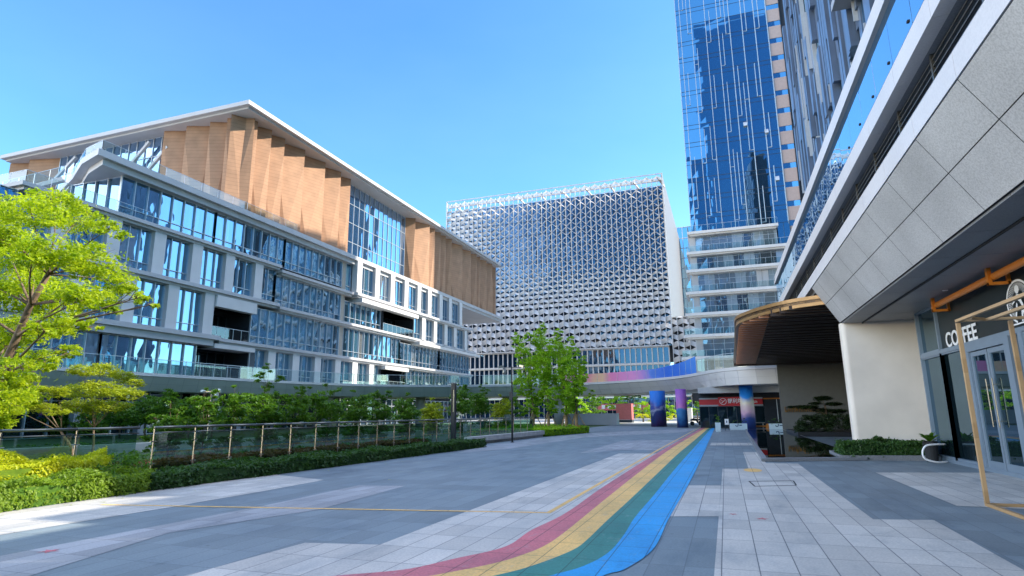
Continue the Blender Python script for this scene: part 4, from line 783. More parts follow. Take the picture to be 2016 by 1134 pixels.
# round emblem: ring, rays and a standing figure over a base line
mb=MB(); cy,cz,ry,rz_=16.35,3.97,.62,.50; X=SX-.05
pt=lambda a,k:(X,cy-ry*k*math.sin(a),cz+rz_*k*math.cos(a))
for i in range(48):
    a,b=2*math.pi*i/48,2*math.pi*(i+1)/48
    if abs(math.pi-(a+b)/2)<.35: continue
    mb.quad(pt(a,1),pt(b,1),pt(b,.9),pt(a,.9))
for i in range(60):
    a=2*math.pi*i/60+.03
    if abs(math.pi-a)<.5: continue
    mb.quad(pt(a,.86),pt(a+.045,.86),pt(a+.03,.5),pt(a+.015,.5))
P_=lambda u,v:(X-.004,cy-u*ry,cz+v*rz_)
for pl in ([(-.18,.55),(-.12,.72),(.05,.76),(.16,.66),(.18,.5),(.05,.36),(-.1,.38)],[(-.3,.1),(-.1,.34),(.1,.32),(.36,-.3),(.3,-.42),(.05,0),(-.1,.1)],[(.1,-.35),(.0,-.9),(.12,-.9),(.2,-.5),(.3,-.9),(.42,-.9),(.3,-.35)],[(-.2,.0),(-.45,-.7),(-.38,-.74),(-.12,-.1)],[(-.55,.0),(-.3,.12),(-.3,.04),(-.55,-.08)],[(-.85,-.93),(.95,-.93),(.95,-1.0),(-.85,-1.0)]): mb.poly([P_(u,v) for u,v in pl])
mb.build('round_emblem','signwhite',RB)
mb=MB(); mb.tube([(6.15,20.6,4.62),(6.15,-8,4.62)],.085,14)
for y in (20.65,16.6,12.5,8.4,4.3): mb.box(6.02,6.1,y-.06,y+.06,4.42,4.84); mb.box(6.02,6.45,y-.05,y+.05,4.42,4.49); mb.box(6.4,6.46,y-.05,y+.05,4.42,4.84)
mb.build('orange_pipe','orange',RB)
mb=MB(); mb.tube([(6.0,19.3,4.825),(6.0,19.3,4.81)],.07,12); mb.tube([(5.8,13.3,4.825),(5.8,13.3,4.81)],.07,12); mb.build('downlight','signwhite',RB)
# ------------------------------------------------------------------ entrance canopy
CN=empty('entrance_canopy',(2.8,40,0),'dark ribbed entrance canopy with a curved gold edge beyond the cream wall','canopy')
fr=crom([(4.55,25.3,0),(3.8,25.6,0),(2.75,26.3,0),(1.8,27.6,0),(1.1,29.2,0),(.82,30.6,0),(.85,34,0),(.95,42,0),(1.05,56,0)],6)
mb=MB(); pol=[(p.x,p.y) for p in fr]+[(12,56),(12,26),(4.9,26),(4.9,25.3)]; mb.prism(pol,5.75,5.98); mb.build('roof_deck','slat_dk',CN)
mb=MB()
for a,b in zip(fr[:-1],fr[1:]): mb.quad((a.x,a.y,5.62),(b.x,b.y,5.62),(b.x,b.y,5.84),(a.x,a.y,5.84)); mb.quad((a.x-.05,a.y-.05,5.86),(b.x-.05,b.y-.05,5.86),(b.x-.05,b.y-.05,6.0),(a.x-.05,a.y-.05,6.0)); mb.quad((a.x-.05,a.y-.05,5.86),(b.x-.05,b.y-.05,5.86),(b.x+.3,b.y+.3,5.85),(a.x+.3,a.y+.3,5.85)); mb.quad((a.x,a.y,5.62),(b.x,b.y,5.62),(b.x+.12,b.y+.12,5.62),(a.x+.12,a.y+.12,5.62))
mb.build('gold_edge','gold',CN)
m1=MB();m2=MB(); y=26.2; si=0
m1.box(1.3,1.9,31,54,5.735,5.76)
while y<55:
    xs_=[p.x for p in fr if p.y<=y+.4]; xl=min(xs_)+.15 if y<31 else .82+(y-31)*.009+.12
    xm=2.05+(y-26)*.012*2.0
    if xl<xm:
        dep=.07+.05*(int(y*7)%3)
        (m1).box(xl,min(xm,2.9),y,y+.2,5.60-.06*((si+1)%2),5.75)
    m2.box(max(xl,xm)+.02,11.9,y,y+.17,5.58-.05*(si%3),5.75); y+=.40; si+=1
mb=MB(); mb.box(1.0,12,55.4,56.02,5.42,5.99); mb.build('light_stop_beam','slat_dk',CN)  # added beam, keeps sun off the slat ends at the back
m1.build('lit_copper_slats','copper',CN); m2.build('dark_slats','slat_dk',CN)  # lighter copper section carries the sunlit ceiling stripes as colour
# end wall of the court, with gold letters
EW=empty('court_end_wall',(7,56,0),'pale wall with small gold letters behind the cloud pine under the canopy','wall')
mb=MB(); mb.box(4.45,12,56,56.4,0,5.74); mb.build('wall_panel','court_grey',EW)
mb=MB(); rf=random.Random(2)
x=4.72
while x<7.1: mb.box(x,x+.05,55.9,55.98,1.5,1.95); mb.box(x+.05,x+.2,55.9,55.98,1.5+rf.choice([0,.2,.38]),1.57+rf.choice([0,.2,.38])+.05); mb.box(x+.16,x+.2,55.9,55.98,1.5,1.5+rf.choice([.25,.45])); x+=.27
mb.build('gold_lettering','gold',EW)
PL=empty('reflecting_pool',(3,36,0),'shallow black reflecting pool with a stone rim in front of the court','pool')
pp=[(.98,21.6),(4.2,22.7),(4.3,25.4),(4.4,56),(1.5,56),(1.32,48)]
mb=MB(); mb.prism(pp,.01,.10); mb.build('rim','granite_dk',PL)
mb=MB(); q=[(1.16,22.0),(3.6,22.9),(4.2,25.6),(4.3,55.5),(1.6,55.5),(1.45,48)]; mb.poly([(x,y,.108) for x,y in q]); mb.build('water_surface','water',PL)
# ------------------------------------------------------------------ shop at the far right
RS=empty('red_fronted_shop',(1,64,0),'dark glazed shop with a red sign band under the walkway at the far right','shop')
mb=MB(); mb.box(-2.4,9,64.2,72,0,3.9); mb.build('wall','darkvoid',RS)
mb=MB(); gpanel(mb,(-2.4,64,.05),(6,0,0),2.05,(0,-1,0),7,mw=.07,md=.1,jit=.01); mb.build('shopfront_window',['glassD','mull_dk'],RS)
mb=MB(); mb.box(-2.4,3.5,63.7,64.1,2.1,2.25,1); mb.box(-2.4,3.5,63.7,64.1,2.78,2.92,1); mb.box(-2.4,3.5,63.75,64.1,2.25,2.78,0); mb.box(-.6,1.6,63.5,63.74,2.12,2.98,0); mb.build('sign_band',['red_sign','greypanel'],RS)
text('锟利坊',.5,'signwhite',RS,lambda u,v,w:(.28+u*.92,63.49-w,2.42+v),name='shop_lettering')
mb=MB()
for i in range(24):
    a,b=2*math.pi*i/24,2*math.pi*(i+1)/24; f=lambda t,r_:(-.14+r_*math.cos(t),63.48,2.56+r_*math.sin(t)); mb.quad(f(a,.32),f(b,.32),f(b,.28),f(a,.28))
mb.beam((-.3,63.48,2.4),(.05,63.48,2.7),.03,.05); mb.beam((-.28,63.48,2.66),(-.2,63.48,2.6),.03,.05); mb.build('round_logo','signwhite',RS)
text('煜品店',.24,'signwhite',RS,lambda u,v,w:(2.3+u,63.74-w,2.42+v),name='small_lettering',ext=.005)
mb=MB(); mb.box(3.6,6.5,63.9,64.2,0,2.7,0); mb.box(3.55,6.5,63.6,63.7,2.72,2.84,1); mb.box(4.7,4.76,63.7,63.76,0.6,2.7,2); mb.build('side_doorway',['darkvoid','orange','signwhite'],RS)
mb=MB(); mb.box(-2.4,9,62,72,3.35,3.9); mb.build('soffit','offwhite',RS)
# ------------------------------------------------------------------ glass balustrade, kerb wall and posts on the left
GB=empty('glass_balustrade',(-13.5,26,0),'green-tinted glass balustrade with steel handrail along the left edge of the plaza','railing')
rp=[(-15.6,5),(-14.9,9),(-14.1,12.1)]; ra,rb_=Vector((-14.1,12.1,0)),Vector((-12.7,41,0))
mb=MB(); 
mb.prism([(-15.8,5),(-15.1,9),(-14.25,12.05),(-12.95,41.2),(-12.1,41.2),(-13.9,12.1),(-14.7,9),(-15.4,5)],0,.17); mb.build('stone_kerb','concrete',GB)
mb=MB(); mb.prism([(-12.55,29.6),(-12.98,29.6),(-12.45,41.3),(-12.0,41.3)],.16,.42); mb.build('stone_kerb','concrete',GB)
mb=MB(); gl=MB(); hr=MB()
n=23; segs=[(ra.lerp(rb_,i/n),ra.lerp(rb_,(i+1)/n)) for i in range(n)]+[(Vector((-14.9,9,0)),Vector((-14.55,10.4,0))),(Vector((-14.55,10.4,0)),Vector((-14.2,11.75,0))),(Vector((-15.6,5,0)),Vector((-15.2,7,0))),(Vector((-15.2,7,0)),Vector((-14.9,9,0)))]
for a,b in segs:
    d=(b-a).normalized(); Z=Vector((0,0,1)); p=a+d*.05;q=b-d*.05
    gl.quad(p+Z*.2,q+Z*.2,q+Z*1.18,p+Z*1.18)
    nrm=Vector((d.y,-d.x,0))
    for o_ in (a,):
        mb=MB(); c=[o_+d*s_*.012+nrm*t_ for s_,t_ in ((-1,-.016),(1,-.016),(1,.02),(-1,.02))]; mb.prism([(v.x,v.y) for v in c],.16,1.30)
        for zz_ in (.42,.98): mb.tube([o_-d*.09+Z*zz_,o_+d*.09+Z*zz_],.014,6)
        mb.build('post','steel',GB)
    hr.tube([a+Z*1.335,b+Z*1.335],.034,10); hr.beam(a+Z*1.2,b+Z*1.2,.018,.03)
gl.build('glass_panel','rail_green',GB); hr.build('handrail','steel',GB,smooth=True)
LW=empty('garden_wall',(-25,25,0),'low white garden wall on the lawn behind the glass balustrade','wall')
mb=MB(); mb.prism([(-27.5,14),(-24.8,30),(-21.5,44),(-21.1,44),(-24.4,30),(-27.1,14)],0,.42); mb.build('wall_panel','concrete',LW)
def cctv(x,y,h,name,label,cams,col='black',r=.055):
    t=empty(name,(x,y,0),label,'camera pole','surveillance camera poles')
    mb=MB(); mb.tube([(x,y,0),(x,y,h*.45),(x,y,h)],[r,r*.9,r*.7],12); mb.tube([(x,y,0),(x,y,.03)],r*2,12); mb.build('pole',col,t,smooth=False)
    mb=MB(); mb.beam((x-.55,y,h-.06),(x+.6,y,h-.06),.04,.04); mb.box(x-.13,x+.05,y-.1,y+.02,h*.55,h*.66); mb.build('arm',col,t)
    for dx,ty in cams:
        mb=MB()
        if ty=='d': mb.tube([(x+dx,y,h-.08),(x+dx,y,h-.2),(x+dx,y,h-.34),(x+dx,y,h-.44)],[.05,.11,.12,.05],14)
        else: mb.beam((x+dx,y,h+.05),(x+dx+(-.28 if dx<0 else .28),y-.12,h-.02),.11,.12)
        mb.build('camera','signwhite' if col!='black' else 'steel',t)
cctv(-11.5,33.0,4.25,'camera_pole','dark camera pole beside the stone kerb, left of the group of slim trees',[(-.5,'b'),(-.45,'d'),(.5,'b')])
cctv(-30.5,30,3.2,'camera_pole','pale camera pole among the garden shrubs in front of the left building',[(-.5,'b'),(.5,'b'),(.4,'d')],'steel',.09)
bl=empty('bollard_light',(-12.4,27,0),'tall square black light post at the end of the dark hedge','light post')
mb=MB(); mb.box(-12.5,-12.3,26.9,27.1,0,1.7); mb.box(-12.5,-12.46,26.9,27.1,1.7,2.75); mb.box(-12.34,-12.3,26.9,27.1,1.7,2.75); mb.box(-12.5,-12.3,27.06,27.1,1.7,2.75); mb.box(-12.5,-12.3,26.9,27.1,2.75,3.07); mb.build('post','black',bl)
mb=MB(); mb.box(-12.44,-12.36,26.96,27.04,1.7,2.75); mb.build('lens','steel',bl)
bn=empty('bench',(-11.5,48.6,0),'low dark bench with a red end block beside the tree bed','bench')
mb=MB(); mb.box(-12.35,-11.6,47.6,48.5,.02,.55); mb.build('seat','black',bn); mb=MB(); mb.box(-11.55,-11.05,47.6,48.5,.0,.58); mb.build('end_block','red_sign',bn)
# ------------------------------------------------------------------ timber frame beside the coffee shop
TF=empty('timber_frame',(4.9,11,0),'open box frame of raw timber standing in front of the coffee shop doors','frame')
W_=.06
def post(x,y): mb=MB(); mb.box(x-W_/2,x+W_/2,y-W_/2,y+W_/2,.05,3.1); mb.build('post','woodframe',TF)
for x,y in ((4.03,12.61),(4.80,12.61),(6.1,12.61),(4.03,9.4),(6.1,9.4)): post(x,y)
for z in (.03,3.14):
    for p,q in (((4.0,12.61,z),(6.14,12.61,z)),((4.03,12.57,z),(4.03,9.4,z)),((4.0,9.4,z),(6.14,9.4,z)),((6.1,12.57,z),(6.1,9.44,z))):
        mb=MB(); mb.beam(p,q,W_,W_*.8); mb.build('rail','woodframe',TF)
mb=MB(); mb.beam((4.5,12.57,3.14),(4.5,9.44,3.14),W_,W_*.8); mb.beam((4.12,12.3,3.14),(4.4,12.56,3.14),.06,.05); mb.build('brace','woodframe',TF)
# ------------------------------------------------------------------ hedge, pots, hose by the cream wall
def hedge_obj(name,poly,z0,h,mat,label,dens,size,leafseed=3,bodymat='leaf_d',cat='hedge',group=None,wob=.08,base='soil'):
    """clipped hedge: leafy body, soil strip and leaf-sized faces all over its skin"""
    t=empty(name,(sum(p[0] for p in poly)/len(poly),sum(p[1] for p in poly)/len(poly),z0),label,cat,group)
    rr=np.random.default_rng(leafseed)
    # body: inset prism
    cx0,cy0=t.location.x,t.location.y
    mb=MB(); k=len(poly); ins=[]
    for i in range(k):
        a=Vector(poly[i-1]);b=Vector(poly[i]);c=Vector(poly[(i+1)%k]); d1=(b-a).normalized();d2=(c-b).normalized(); s_=1 if True else 0
        n1=Vector((-d1.y,d1.x));n2=Vector((-d2.y,d2.x)); nn=(n1+n2).normalized(); ins.append(b+nn*.10)
    mb.prism([tuple(p) for p in ins],z0,z0+h*.86); mb.build('branches',bodymat,t)
    # leaf faces on top and sides
    P=[];Nn=[]
    ar=0; tris=[]
    c0=Vector((sum(p[0] for p in poly)/k,sum(p[1] for p in poly)/k))
    # triangulate by strips: works for the long four-cornered beds used here
    from mathutils.geometry import tessellate_polygon
    for tr in tessellate_polygon([[Vector((*p,0)) for p in poly]]):
        A,B,Cc=[np.array((*poly[i],0.)) for i in tr]; a_=np.linalg.norm(np.cross(B-A,Cc-A))/2; n=int(a_*dens)
        if n<1: continue
        u=rr.random(n);v=rr.random(n);m_=u+v>1;u[m_]=1-u[m_];v[m_]=1-v[m_]
        q=A+(B-A)*u[:,None]+(Cc-A)*v[:,None]; q[:,2]=z0+h-.04+wob*(np.sin(q[:,0]*3.1+q[:,1]*1.7)+np.sin(q[:,1]*4.3-q[:,0]))*.5+rr.normal(size=n)*.03; P.append(q); Nn.append(np.tile([0,0,1.],(n,1)))
    for i in range(k):
        A=np.array((*poly[i],0.));B=np.array((*poly[(i+1)%k],0.)); L=np.linalg.norm(B-A); n=int(L*h*dens*1.1)
        if n<1: continue
        d=(B-A)/L; nm=np.array([d[1],-d[0],0]); u=rr.random(n); z=rr.random(n)**.8
        q=A+(B-A)*u[:,None]; q=q-nm*(.10*(z[:,None]**3)+.02)+nm*(rr.normal(size=n)*.035+wob*.5*np.sin(u*L*2.3))[:,None]; q[:,2]=z0+z*(h-.02); P.append(q); Nn.append(np.tile(nm+np.array([0,0,.5]),(n,1)))
    P=np.concatenate(P);Nn=np.concatenate(Nn); n=len(P)
    nm=Nn+rr.normal(size=(n,3))*.6; nm/=np.linalg.norm(nm,axis=1)[:,None]; a=np.cross(nm,rr.normal(size=(n,3))); a/=np.linalg.norm(a,axis=1)[:,None]; b=np.cross(nm,a); s=size*rr.uniform(.6,1.4,n)
    a*=s[:,None]; b*=(s*.5)[:,None]; cup=nm*(s*.25)[:,None]
    V=np.stack([P-a,P+b+cup,P+a,P-b+cup],1).reshape(-1,3)-np.array(t.location)
    me=bpy.data.meshes.new('foliage'); me.vertices.add(n*4); me.vertices.foreach_set('co',V.astype(np.float32).ravel()); me.loops.add(n*6); me.polygons.add(n*2)
    q=np.arange(n)[:,None]*4; li=np.concatenate([q,q+1,q+2,q,q+2,q+3],1); me.loops.foreach_set('vertex_index',li.astype(np.int32).ravel()); me.polygons.foreach_set('loop_start',(np.arange(n*2)*3).astype(np.int32)); me.materials.append(M[mat]); me.update(calc_edges=True)
    o=bpy.data.objects.new('foliage',me); C.objects.link(o); o.parent=t
    return t
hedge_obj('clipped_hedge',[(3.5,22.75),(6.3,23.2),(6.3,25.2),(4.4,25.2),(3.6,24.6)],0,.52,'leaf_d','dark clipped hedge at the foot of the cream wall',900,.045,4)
mb=MB(); mb.prism([(3.42,22.68),(6.36,23.12),(6.36,25.4),(3.5,25.4)],0,.16); tag(mb.build('hedge_kerb','granite_dk'),'dark stone kerb round the hedge at the cream wall','kerb')
def pot_plant(x,y,label):
    t=empty('potted_palm',(x,y,0),label,'plant'); mb=MB(); mb.tube([(x,y,.0),(x,y,.5),(x,y,.62)],[.15,.21,.2],16); mb.build('pot','joint',t)
    mb=MB(); r_=random.Random(3)
    for i in range(22):
        a=r_.uniform(0,6.28); L=r_.uniform(.4,.65); e=r_.uniform(.3,1.2); pr=None
        pts=[Vector((x,y,.6))+Vector((math.cos(a)*L*s*math.cos(e),math.sin(a)*L*s*math.cos(e),L*s*math.sin(e)-.35*s*s*L)) for s in (0,.35,.7,1)]
        sd_=Vector((-math.sin(a),math.cos(a),0))
        for p,q,w1,w2 in zip(pts[:-1],pts[1:],(.02,.07,.05),(.07,.05,.0)): mb.quad(p-sd_*w1,p+sd_*w1,q+sd_*w2,q-sd_*w2)
    mb.build('fronds','leaf_m',t)
pot_plant(6.02,22.75,'potted palm beside the glazed shopfront corner')
sh=empty('round_shrub',(4.9,24.0,.45),'small round dark shrub rising above the hedge at the cream wall','shrub')
leaves('foliage',[(4.9,24.0,.66,.2)],9000,.04,'leaf_d',sh,seed=5)
mb=MB(); pts=[(6.3,22.3,.03),(5.95,22.1,.03),(5.66,22.05,.12),(5.6,22.05,.3),(5.7,22.05,.5),(5.95,22.1,.55),(6.3,22.3,.55)]; mb.tube([tuple(p) for p in crom(pts,6)],.028,10)
tag(mb.build('bike_loop','signwhite',smooth=True),'white bent tube loop standing at the shopfront corner','bike rack')
# cloud pine in the court
BP=empty('cloud_pine',(6.2,46,0),'dark cloud-pruned pine with flat foliage pads under the canopy','tree')
pads=[(6.35,46,2.40,.62),(5.85,45.8,2.08,.42),(6.95,46,2.02,.5),(5.0,46,1.84,.5),(5.5,46,1.84,.5),(4.45,46,1.86,.35),(6.2,46.3,1.6,.6),(7.1,46.2,1.55,.6)]
mb=MB(); grow(mb,(6.3,46,0),pads,.12,seed=4,trunk=[(6.3,46,.1),(6.2,46,.7),(6.45,46,1.3),(6.4,46,1.9)],twigs=1); mb.build('trunk','bark',BP)
leaves('crown',pads,5200,.05,'leaf_black',BP,flat=.2,up=.6,seed=8)
sb=empty('court_shrubs',(5.6,45,0),'low dark shrubs massed below the cloud pine','shrub')
leaves('foliage',[(4.7,45,.6,.5),(5.3,45,.9,.7),(6.1,45,1.0,.75),(7.0,44,.9,.8),(5.0,44.6,.45,.5),(6.0,44,.5,.6),(4.5,43.5,.35,.35),(7.6,43,.8,.7)],3200,.06,'leaf_black',sb,flat=.7,seed=9)
mb=MB(); mb.box(4.2,8.5,42.5,50,.0,.28); tag(mb.build('court_planter','black'),'dark stone bed under the cloud pine','planter')
# planters and boards by the red shop
def box_planter(x,y,w,h,label,plant=True):
    t=empty('box_planter',(x,y,0),label,'planter','pale blue planters in front of the red shop'); mb=MB(); mb.box(x-w/2,x+w/2,y-.2,y+.2,.08,h); mb.box(x-w/2+.03,x+w/2-.03,y-.17,y+.17,0,.08); mb.build('box','plant_box',t)
    mb=MB()
    if w>1: 
        cx=x-.1; mb.tube([(cx-.13,y-.21,.25+h*.3),(cx-.1,y-.21,.17+h*.3),(cx,y-.21,.15+h*.3),(cx+.08,y-.21,.2+h*.3),(cx+.09,y-.21,.36+h*.3)],.035,6); mb.box(cx+.18,cx+.4,y-.21,y-.2,.2+h*.3,.28+h*.3); mb.build('printed_mark','blueprint',t)
    if plant: leaves('plant',[(x+dx,y,h+.18,.22) for dx in ([-.5,-.2,.2,.5] if w>1 else [0])],1800,.05,'leaf_d',t,flat=1.2,seed=int(abs(x*10)))
    return t
box_planter(-.65,52.6,.42,.72,'narrow tall planter with an upright shrub beside the blue stripe')
box_planter(.98,57.6,1.45,.55,'wide pale planter with a dark mark, left of the pair')
box_planter(4.15,56.6,1.45,.55,'wide pale planter with a dark mark, next to the pool corner and court wall')
ub=empty('upright_shrub',(-.65,52.6,.72),'upright dark shrub growing from the narrow planter','shrub')
leaves('foliage',[(-.65,52.6,.95,.28),(-.65,52.6,1.25,.22)],1800,.05,'leaf_m',ub,seed=4)
ab=empty('sandwich_board',(.1,55,0),'small white sandwich board between the planters','sign'); mb=MB(); mb.box(-.12,.2,54.98,55.02,.5,.98,0); mb.beam((-.1,55,0),(-.1,55,.9),.03,.03,1); mb.beam((.18,55,0),(.18,55,.9),.03,.03,1); mb.box(0,.08,54.96,54.98,.66,.84,2); mb.build('board',['signwhite','mull_dk','blueprint'],ab)
tb=empty('counter_table',(2.8,62,0),'low brown table with a red barrier in front of the shop','table'); mb=MB(); mb.box(1.7,3.4,61.8,62.4,.5,.56); mb.box(1.8,1.9,61.9,62.3,0,.5); mb.box(3.2,3.3,61.9,62.3,0,.5); mb.build('top','beige',tb); mb=MB(); mb.box(2.2,3.5,61.5,61.6,.16,.3); mb.tube([(3.6,61.5,0),(3.6,61.5,.45)],[.2,.12],12); mb.build('barrier','orange',tb)
# scooters at the far right under the bridge
def scooter(x,y,label,rz):
    t=empty('motor_scooter',(x,y,0),label,'scooter','scooters parked under the walkway'); c,s=math.cos(rz),math.sin(rz)
    f=lambda a,b,z:(x+a*c-b*s,y+a*s+b*c,z)
    mb=MB()
    for a in (-.55,.6): mb.tube([f(a,-.05,.25),f(a,.05,.25)],.25,16)
    mb.build('wheel','joint',t); mb=MB(); mb.tube([f(-.75,0,.62),f(-.4,0,.7),f(0,0,.66),f(.12,0,.4),f(.4,0,.35),f(.5,0,.8),f(.42,0,1.0)],[.08,.16,.15,.12,.1,.1,.04],10); mb.build('body','scoot',t,smooth=True); mb=MB(); mb.tube([f(.42,-.32,1.02),f(.42,.32,1.02)],.02,6); mb.tube([f(.44,-.3,1.0),f(.44,-.3,1.2)],.05,6); mb.build('handlebar','mull_dk',t)
scooter(-3.3,76,'dark scooter parked at the far end under the walkway, left of the pair',.4); scooter(-2.7,79,'dark scooter parked at the far end, against the red shop',.9)
# far objects under the walkway
kb=empty('red_kiosk',(-13,88,0),'small faded red kiosk standing in the sun beyond the walkway','kiosk'); mb=MB(); mb.box(-15.5,-13.2,92,94,.55,2.9); mb.build('body','pinkred',kb); mb=MB(); mb.box(-15.5,-13.2,92,94,.1,.5); mb.build('base','mull_dk',kb)
gw=empty('grey_bed_wall',(-16,80,0),'grey wall of a raised tree bed beyond the slim trees','wall'); mb=MB(); mb.prism([(-21,84),(-13.4,80),(-13.2,80.5),(-20.8,84.6)],0,1.5); mb.build('wall_panel','greypanel',gw)
st_=empty('name_stone',(-6,100,0),'upright pale stone beyond the thick column','stone'); mb=MB(); mb.prism([(-6.2,100),(-5.0,99.8),(-4.9,100.4),(-6.0,100.5)],0,2.2); mb.build('slab','concrete',st_)
# ------------------------------------------------------------------ hedges along the balustrade
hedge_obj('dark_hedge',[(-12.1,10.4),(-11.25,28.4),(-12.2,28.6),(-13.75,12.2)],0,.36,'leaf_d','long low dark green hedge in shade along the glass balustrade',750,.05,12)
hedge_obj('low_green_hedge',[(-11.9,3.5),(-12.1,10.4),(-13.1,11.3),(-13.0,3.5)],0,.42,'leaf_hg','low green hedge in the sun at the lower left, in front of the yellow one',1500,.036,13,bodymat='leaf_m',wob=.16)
hedge_obj('yellow_hedge',[(-13.0,3.5),(-13.1,10.0),(-14.4,11.2),(-15.3,3.5)],0,.72,'leaf_yh','bright yellow-green hedge at the lower left in front of the balustrade',1900,.034,14,bodymat='leaf_hg',wob=.24)
gs=empty('dark_round_shrub',(-13.4,10.9,0),'dark green rounded shrub between the yellow hedge and the balustrade post','shrub')
leaves('foliage',[(-13.2,10.6,.45,.5),(-13.7,11.1,.5,.45),(-12.9,10.0,.35,.4)],2600,.05,'leaf_m',gs,seed=31)
hedge_obj('red_ground_cover',[(-14.45,12.2),(-13.7,27),(-15.2,27),(-16.0,12.2)],0,.38,'leaf_pink','strip of reddish low plants just behind the balustrade',230,.08,15,bodymat='soil',cat='ground cover')
hedge_obj('tree_bed_hedge',[(-11.95,41.4),(-10.6,49.6),(-14,56),(-19,56),(-17.5,41.4)],0,.5,'leaf_g','bright clipped hedge around the feet of the slim trees',130,.09,16,bodymat='leaf_m')
# grass
n=9000; gx=nr.uniform(-40,-16,n); gy=nr.uniform(10,60,n); 
leaves('grass',[(float(x),float(y),.02,.35) for x,y in zip(gx[:900],gy[:900])],110,.10,'leaf_m',None,flat=.1,up=0,seed=21)
leaves('fallen_leaves',[(-11.7+.03*i+nr.normal()*.25,4+i*.62,.015,.35) for i in range(40)]+[(float(nr.uniform(-11,-7)),float(nr.uniform(8,30)),.012,.5) for _ in range(12)],30,.022,'leaf_gold',None,flat=.01,up=.96,seed=77,droop=0)
f_=bpy.data.objects['fallen_leaves']
_co=np.empty(len(f_.data.vertices)*3,dtype=np.float32); f_.data.vertices.foreach_get('co',_co); _co=_co.reshape(-1,3); _co[:,2]=.012+np.abs(_co[:,2]-.012)*.12; f_.data.vertices.foreach_set('co',_co.ravel())
tag(f_,'small dry leaves scattered along the hedge and paving','fallen leaves',kind='stuff')
g_=bpy.data.objects['grass']; tag(g_,'short green grass on the lawn behind the balustrade','grass',kind='stuff')
# ------------------------------------------------------------------ trees
def tree(name,label,base,clumps,r0,leafmat_,dens,size,group=None,trunk=None,seed=1,flat=.65,bark='bark',elong=2.0,up=.5,twigs=3,cat='tree',droop=.3):
    t=empty(name,base,label,cat,group); mb=MB(); grow(mb,base,clumps,r0,seed=seed,trunk=trunk,twigs=twigs); mb.build('trunk',bark,t,smooth=True)
    leaves('crown',clumps,dens,size,leafmat_,t,flat=flat,elong=elong,up=up,seed=seed,droop=droop); return t
BT=[tuple(p) for p in D['BIGTR']]; rs0=random.Random(6)
tree('maple_tree','large bright yellow-green tree filling the left edge of the picture',BT[0],D['BIG']+[(x+rs0.uniform(-.6,.6),y+rs0.uniform(-.9,.9),z-.4*r_,r_*.6) for x,y,z,r_ in D['BIG'][4:]],.17,'leaf_y',1700,.08,trunk=BT,seed=3,flat=.6,elong=2.3,up=.45,twigs=6,droop=.9)
b=D['FANB']; tree('fan_shrub_tree','fan-shaped small tree with yellow-green leaves behind the balustrade',b,D['FAN'],.06,'leaf_gold',4200,.055,trunk=[b,(b[0],b[1],.6),(b[0]-.1,b[1],1.2)],seed=5,flat=.5,up=.6,twigs=7)
b=D['LOWB']; tree('bronze_maple','low spreading bronze-green maple at the left behind the balustrade',b,D['LOW'],.07,'leaf_gold',3400,.055,trunk=[b,(b[0]-.4,b[1],.6),(b[0]-1.0,b[1],1.1)],seed=6,flat=.35,up=.7,twigs=7)
rs=random.Random(8)
words=['leftmost, low and broad','second from the left, low','third from the left','with a young sapling above it','just right of the sapling','tall and full, near the middle','wide, near the middle','dense, left of the black light post','low, close left of the black light post','directly behind the black light post','tallest, right of the black light post','between the black light post and the camera pole','rightmost, near the camera pole']
for i,(x,y,top,r_) in enumerate(D['SHR']):
    top+=.22+.12*((i*5)%3)
    cl=[(x+rs.uniform(-.5,.5)*r_,y+rs.uniform(-.6,.6)*r_,top-r_*.55+rs.uniform(-.1,.2),r_*.7),(x+.5*r_,y-.5*r_,top-r_*1.0,r_*.62),(x-.3*r_,y+.6*r_,top-r_*.95,r_*.66),(x+.2*r_,y+.3*r_,top-.12*r_,r_*.34),(x-.1*r_,y-.8*r_,top-.5*r_,r_*.4),(x,y-.1*r_,top+.22*r_,r_*.22)]
    cl+=[(x+.25*r_,y-.2*r_,.75,r_*.62),(x-.35*r_,y+.5*r_,.6,r_*.55),(x+.1,y-.75*r_,.55,r_*.45),(x,y+.4*r_,top*.58,r_*.62),(x-.1,y-.5*r_,top*.55,r_*.6)]
    if i%3==1: cl.append((x+.1,y+.7*r_,top+.1*r_,r_*.35))
    tree('garden_shrub','dark leafy shrub behind the balustrade, '+words[i],(x,y,0),cl,.05,'leaf_m' if i not in (9,12) else 'leaf_gold',1900 if r_<.9 else 1400,.08,'shrubs in a row behind the balustrade',trunk=[(x,y,0),(x+.05,y,.35),(x,y+.1,.8)],seed=40+i,twigs=4)
s=D['SLIM']; tree('sapling','thin young sapling rising above the shrubs against the left building',(s[5][0],s[5][1],0),[(*p,.34) for p in s[:5]],.045,'leaf_m',900,.09,trunk=[(s[5][0],s[5][1],0),s[5],s[0]],seed=71)
lab=['leftmost of the slim upright trees in the hedge bed','second slim upright tree from the left in the hedge bed','third slim upright tree in the hedge bed, with pale wrapped trunk','rightmost slim tree in the hedge bed, brightest green']
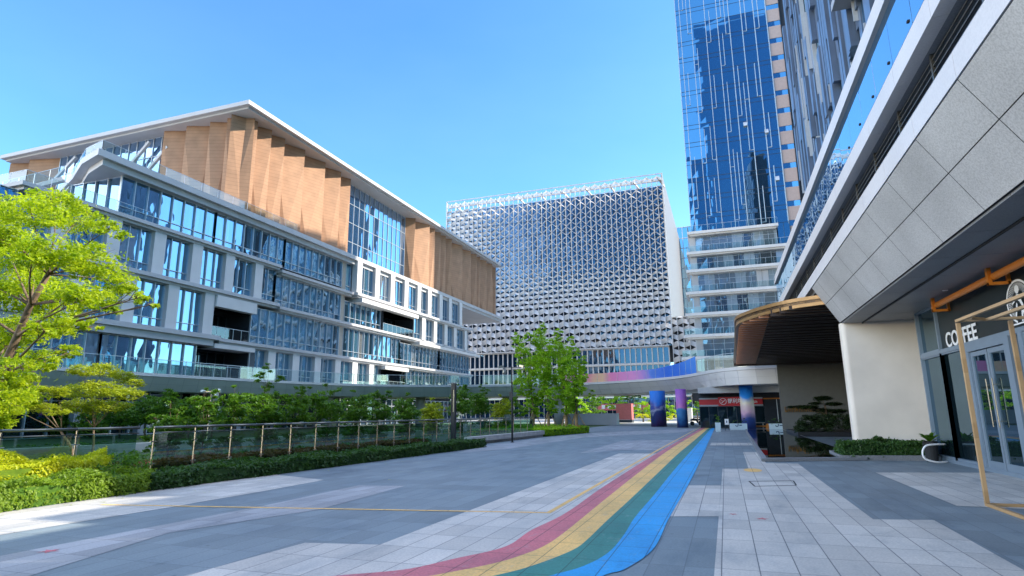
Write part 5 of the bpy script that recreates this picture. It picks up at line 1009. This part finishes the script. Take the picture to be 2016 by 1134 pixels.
for i,(b,cl) in enumerate(D['GROVE']):
    hub=(b[0]+.05,b[1],2.0)
    t=tree('slim_tree',lab[i],(b[0],b[1],0),[(q[0],q[1],q[2],q[3]*.85) for q in cl]+[(b[0]+rs0.uniform(-.5,.5),b[1]+rs0.uniform(-.6,.6),z_,.5) for z_ in (2.2,2.9,3.6,4.6,5.6)],.10,'leaf_g',2600,.085,'slim upright trees in the hedge bed',trunk=[(b[0],b[1],0),(b[0]+.03,b[1],1.0),hub,(b[0]-.1,b[1],3.2)],seed=80+i,flat=1.6,up=.3,twigs=4,droop=.1)
    mb=MB(); mb.tube([(b[0],b[1],.3),(b[0]+.03,b[1],1.5)],.125,10); mb.build('trunk_wrap','bark_wrap',t)
    mb=MB()
    for a in (0.3,2.4,4.5): mb.beam((b[0]+1.0*math.cos(a),b[1]+1.0*math.sin(a),.05),(b[0]+.08*math.cos(a),b[1]+.08*math.sin(a),1.7),.07,.07)
    mb.build('support_pole','woodframe',t)
kinds=['beyond the walkway']*13
fw=['leftmost beneath the walkway','dark tree left of the pale office windows','tree left of the thick column','tree touching the thick column','low tree behind the thick column','tree between the two printed columns','tree right of the second printed column','tree near the shop corner','tree above the red kiosk','broad tree behind the glass balustrade end','tree behind the camera pole','tree left of the red shop sign','tree above the round bushes']
for i,(x,y,z,r_) in enumerate(D['FART']):
    z=max(z,2.0); cl=[(x,y,z,r_),(x+.7*r_,y,z-.5*r_,r_*.7),(x-.7*r_,y,z-.4*r_,r_*.7),(x+.1,y,z+.6*r_,r_*.6)]
    tree('far_tree','green tree far off under the walkway, '+fw[i],(x,y,0),cl,.14,('leaf_m','leaf_g','leaf_g')[i%3],150,.2,'trees beyond the walkway',trunk=[(x,y,0),(x,y,z*.5),(x,y,z)],seed=100+i,twigs=2)
bw=['behind the sapling, left part','next to the pale camera pole','left of the pale camera pole','behind the fan-shaped tree','behind the bronze maple','at the far left edge','right of the pale camera pole','low one under the fan-shaped tree']
for i,(x,y,z,r_) in enumerate(D['BACKB']):
    cl=[(x,y,z,r_),(x+.6*r_,y,z-.5*r_,r_*.7),(x-.6*r_,y,z-.4*r_,r_*.7),(x,y,z+.6*r_,r_*.5)]
    tree('back_garden_tree','shaded bushy tree in front of the ground-floor glass, '+bw[i],(x,y,0),cl,.09,'leaf_m',700,.13,'bushy trees before the left building',trunk=[(x,y,0),(x,y,z*.5)],seed=130+i,twigs=3)
rbsh=empty('round_bushes',(-10,96,0),'row of rounded yellow-green bushes in the sun beyond the walkway','shrub')
leaves('foliage',[(-12.2,96,.9,1.1),(-10.4,96,.9,1.2),(-8.9,97,.7,.9),(-7.4,97,.8,1.0)],160,.16,'leaf_yh',rbsh,seed=55)
mb=MB(); mb.beam((-13.5,6.95,.4),(-14.2,6.4,1.25),.05,.05)
tag(mb.build('tree_stake','woodframe'),'wooden tree stake leaning out of the yellow hedge at the left edge','stake')
bpy.context.view_layer.update()
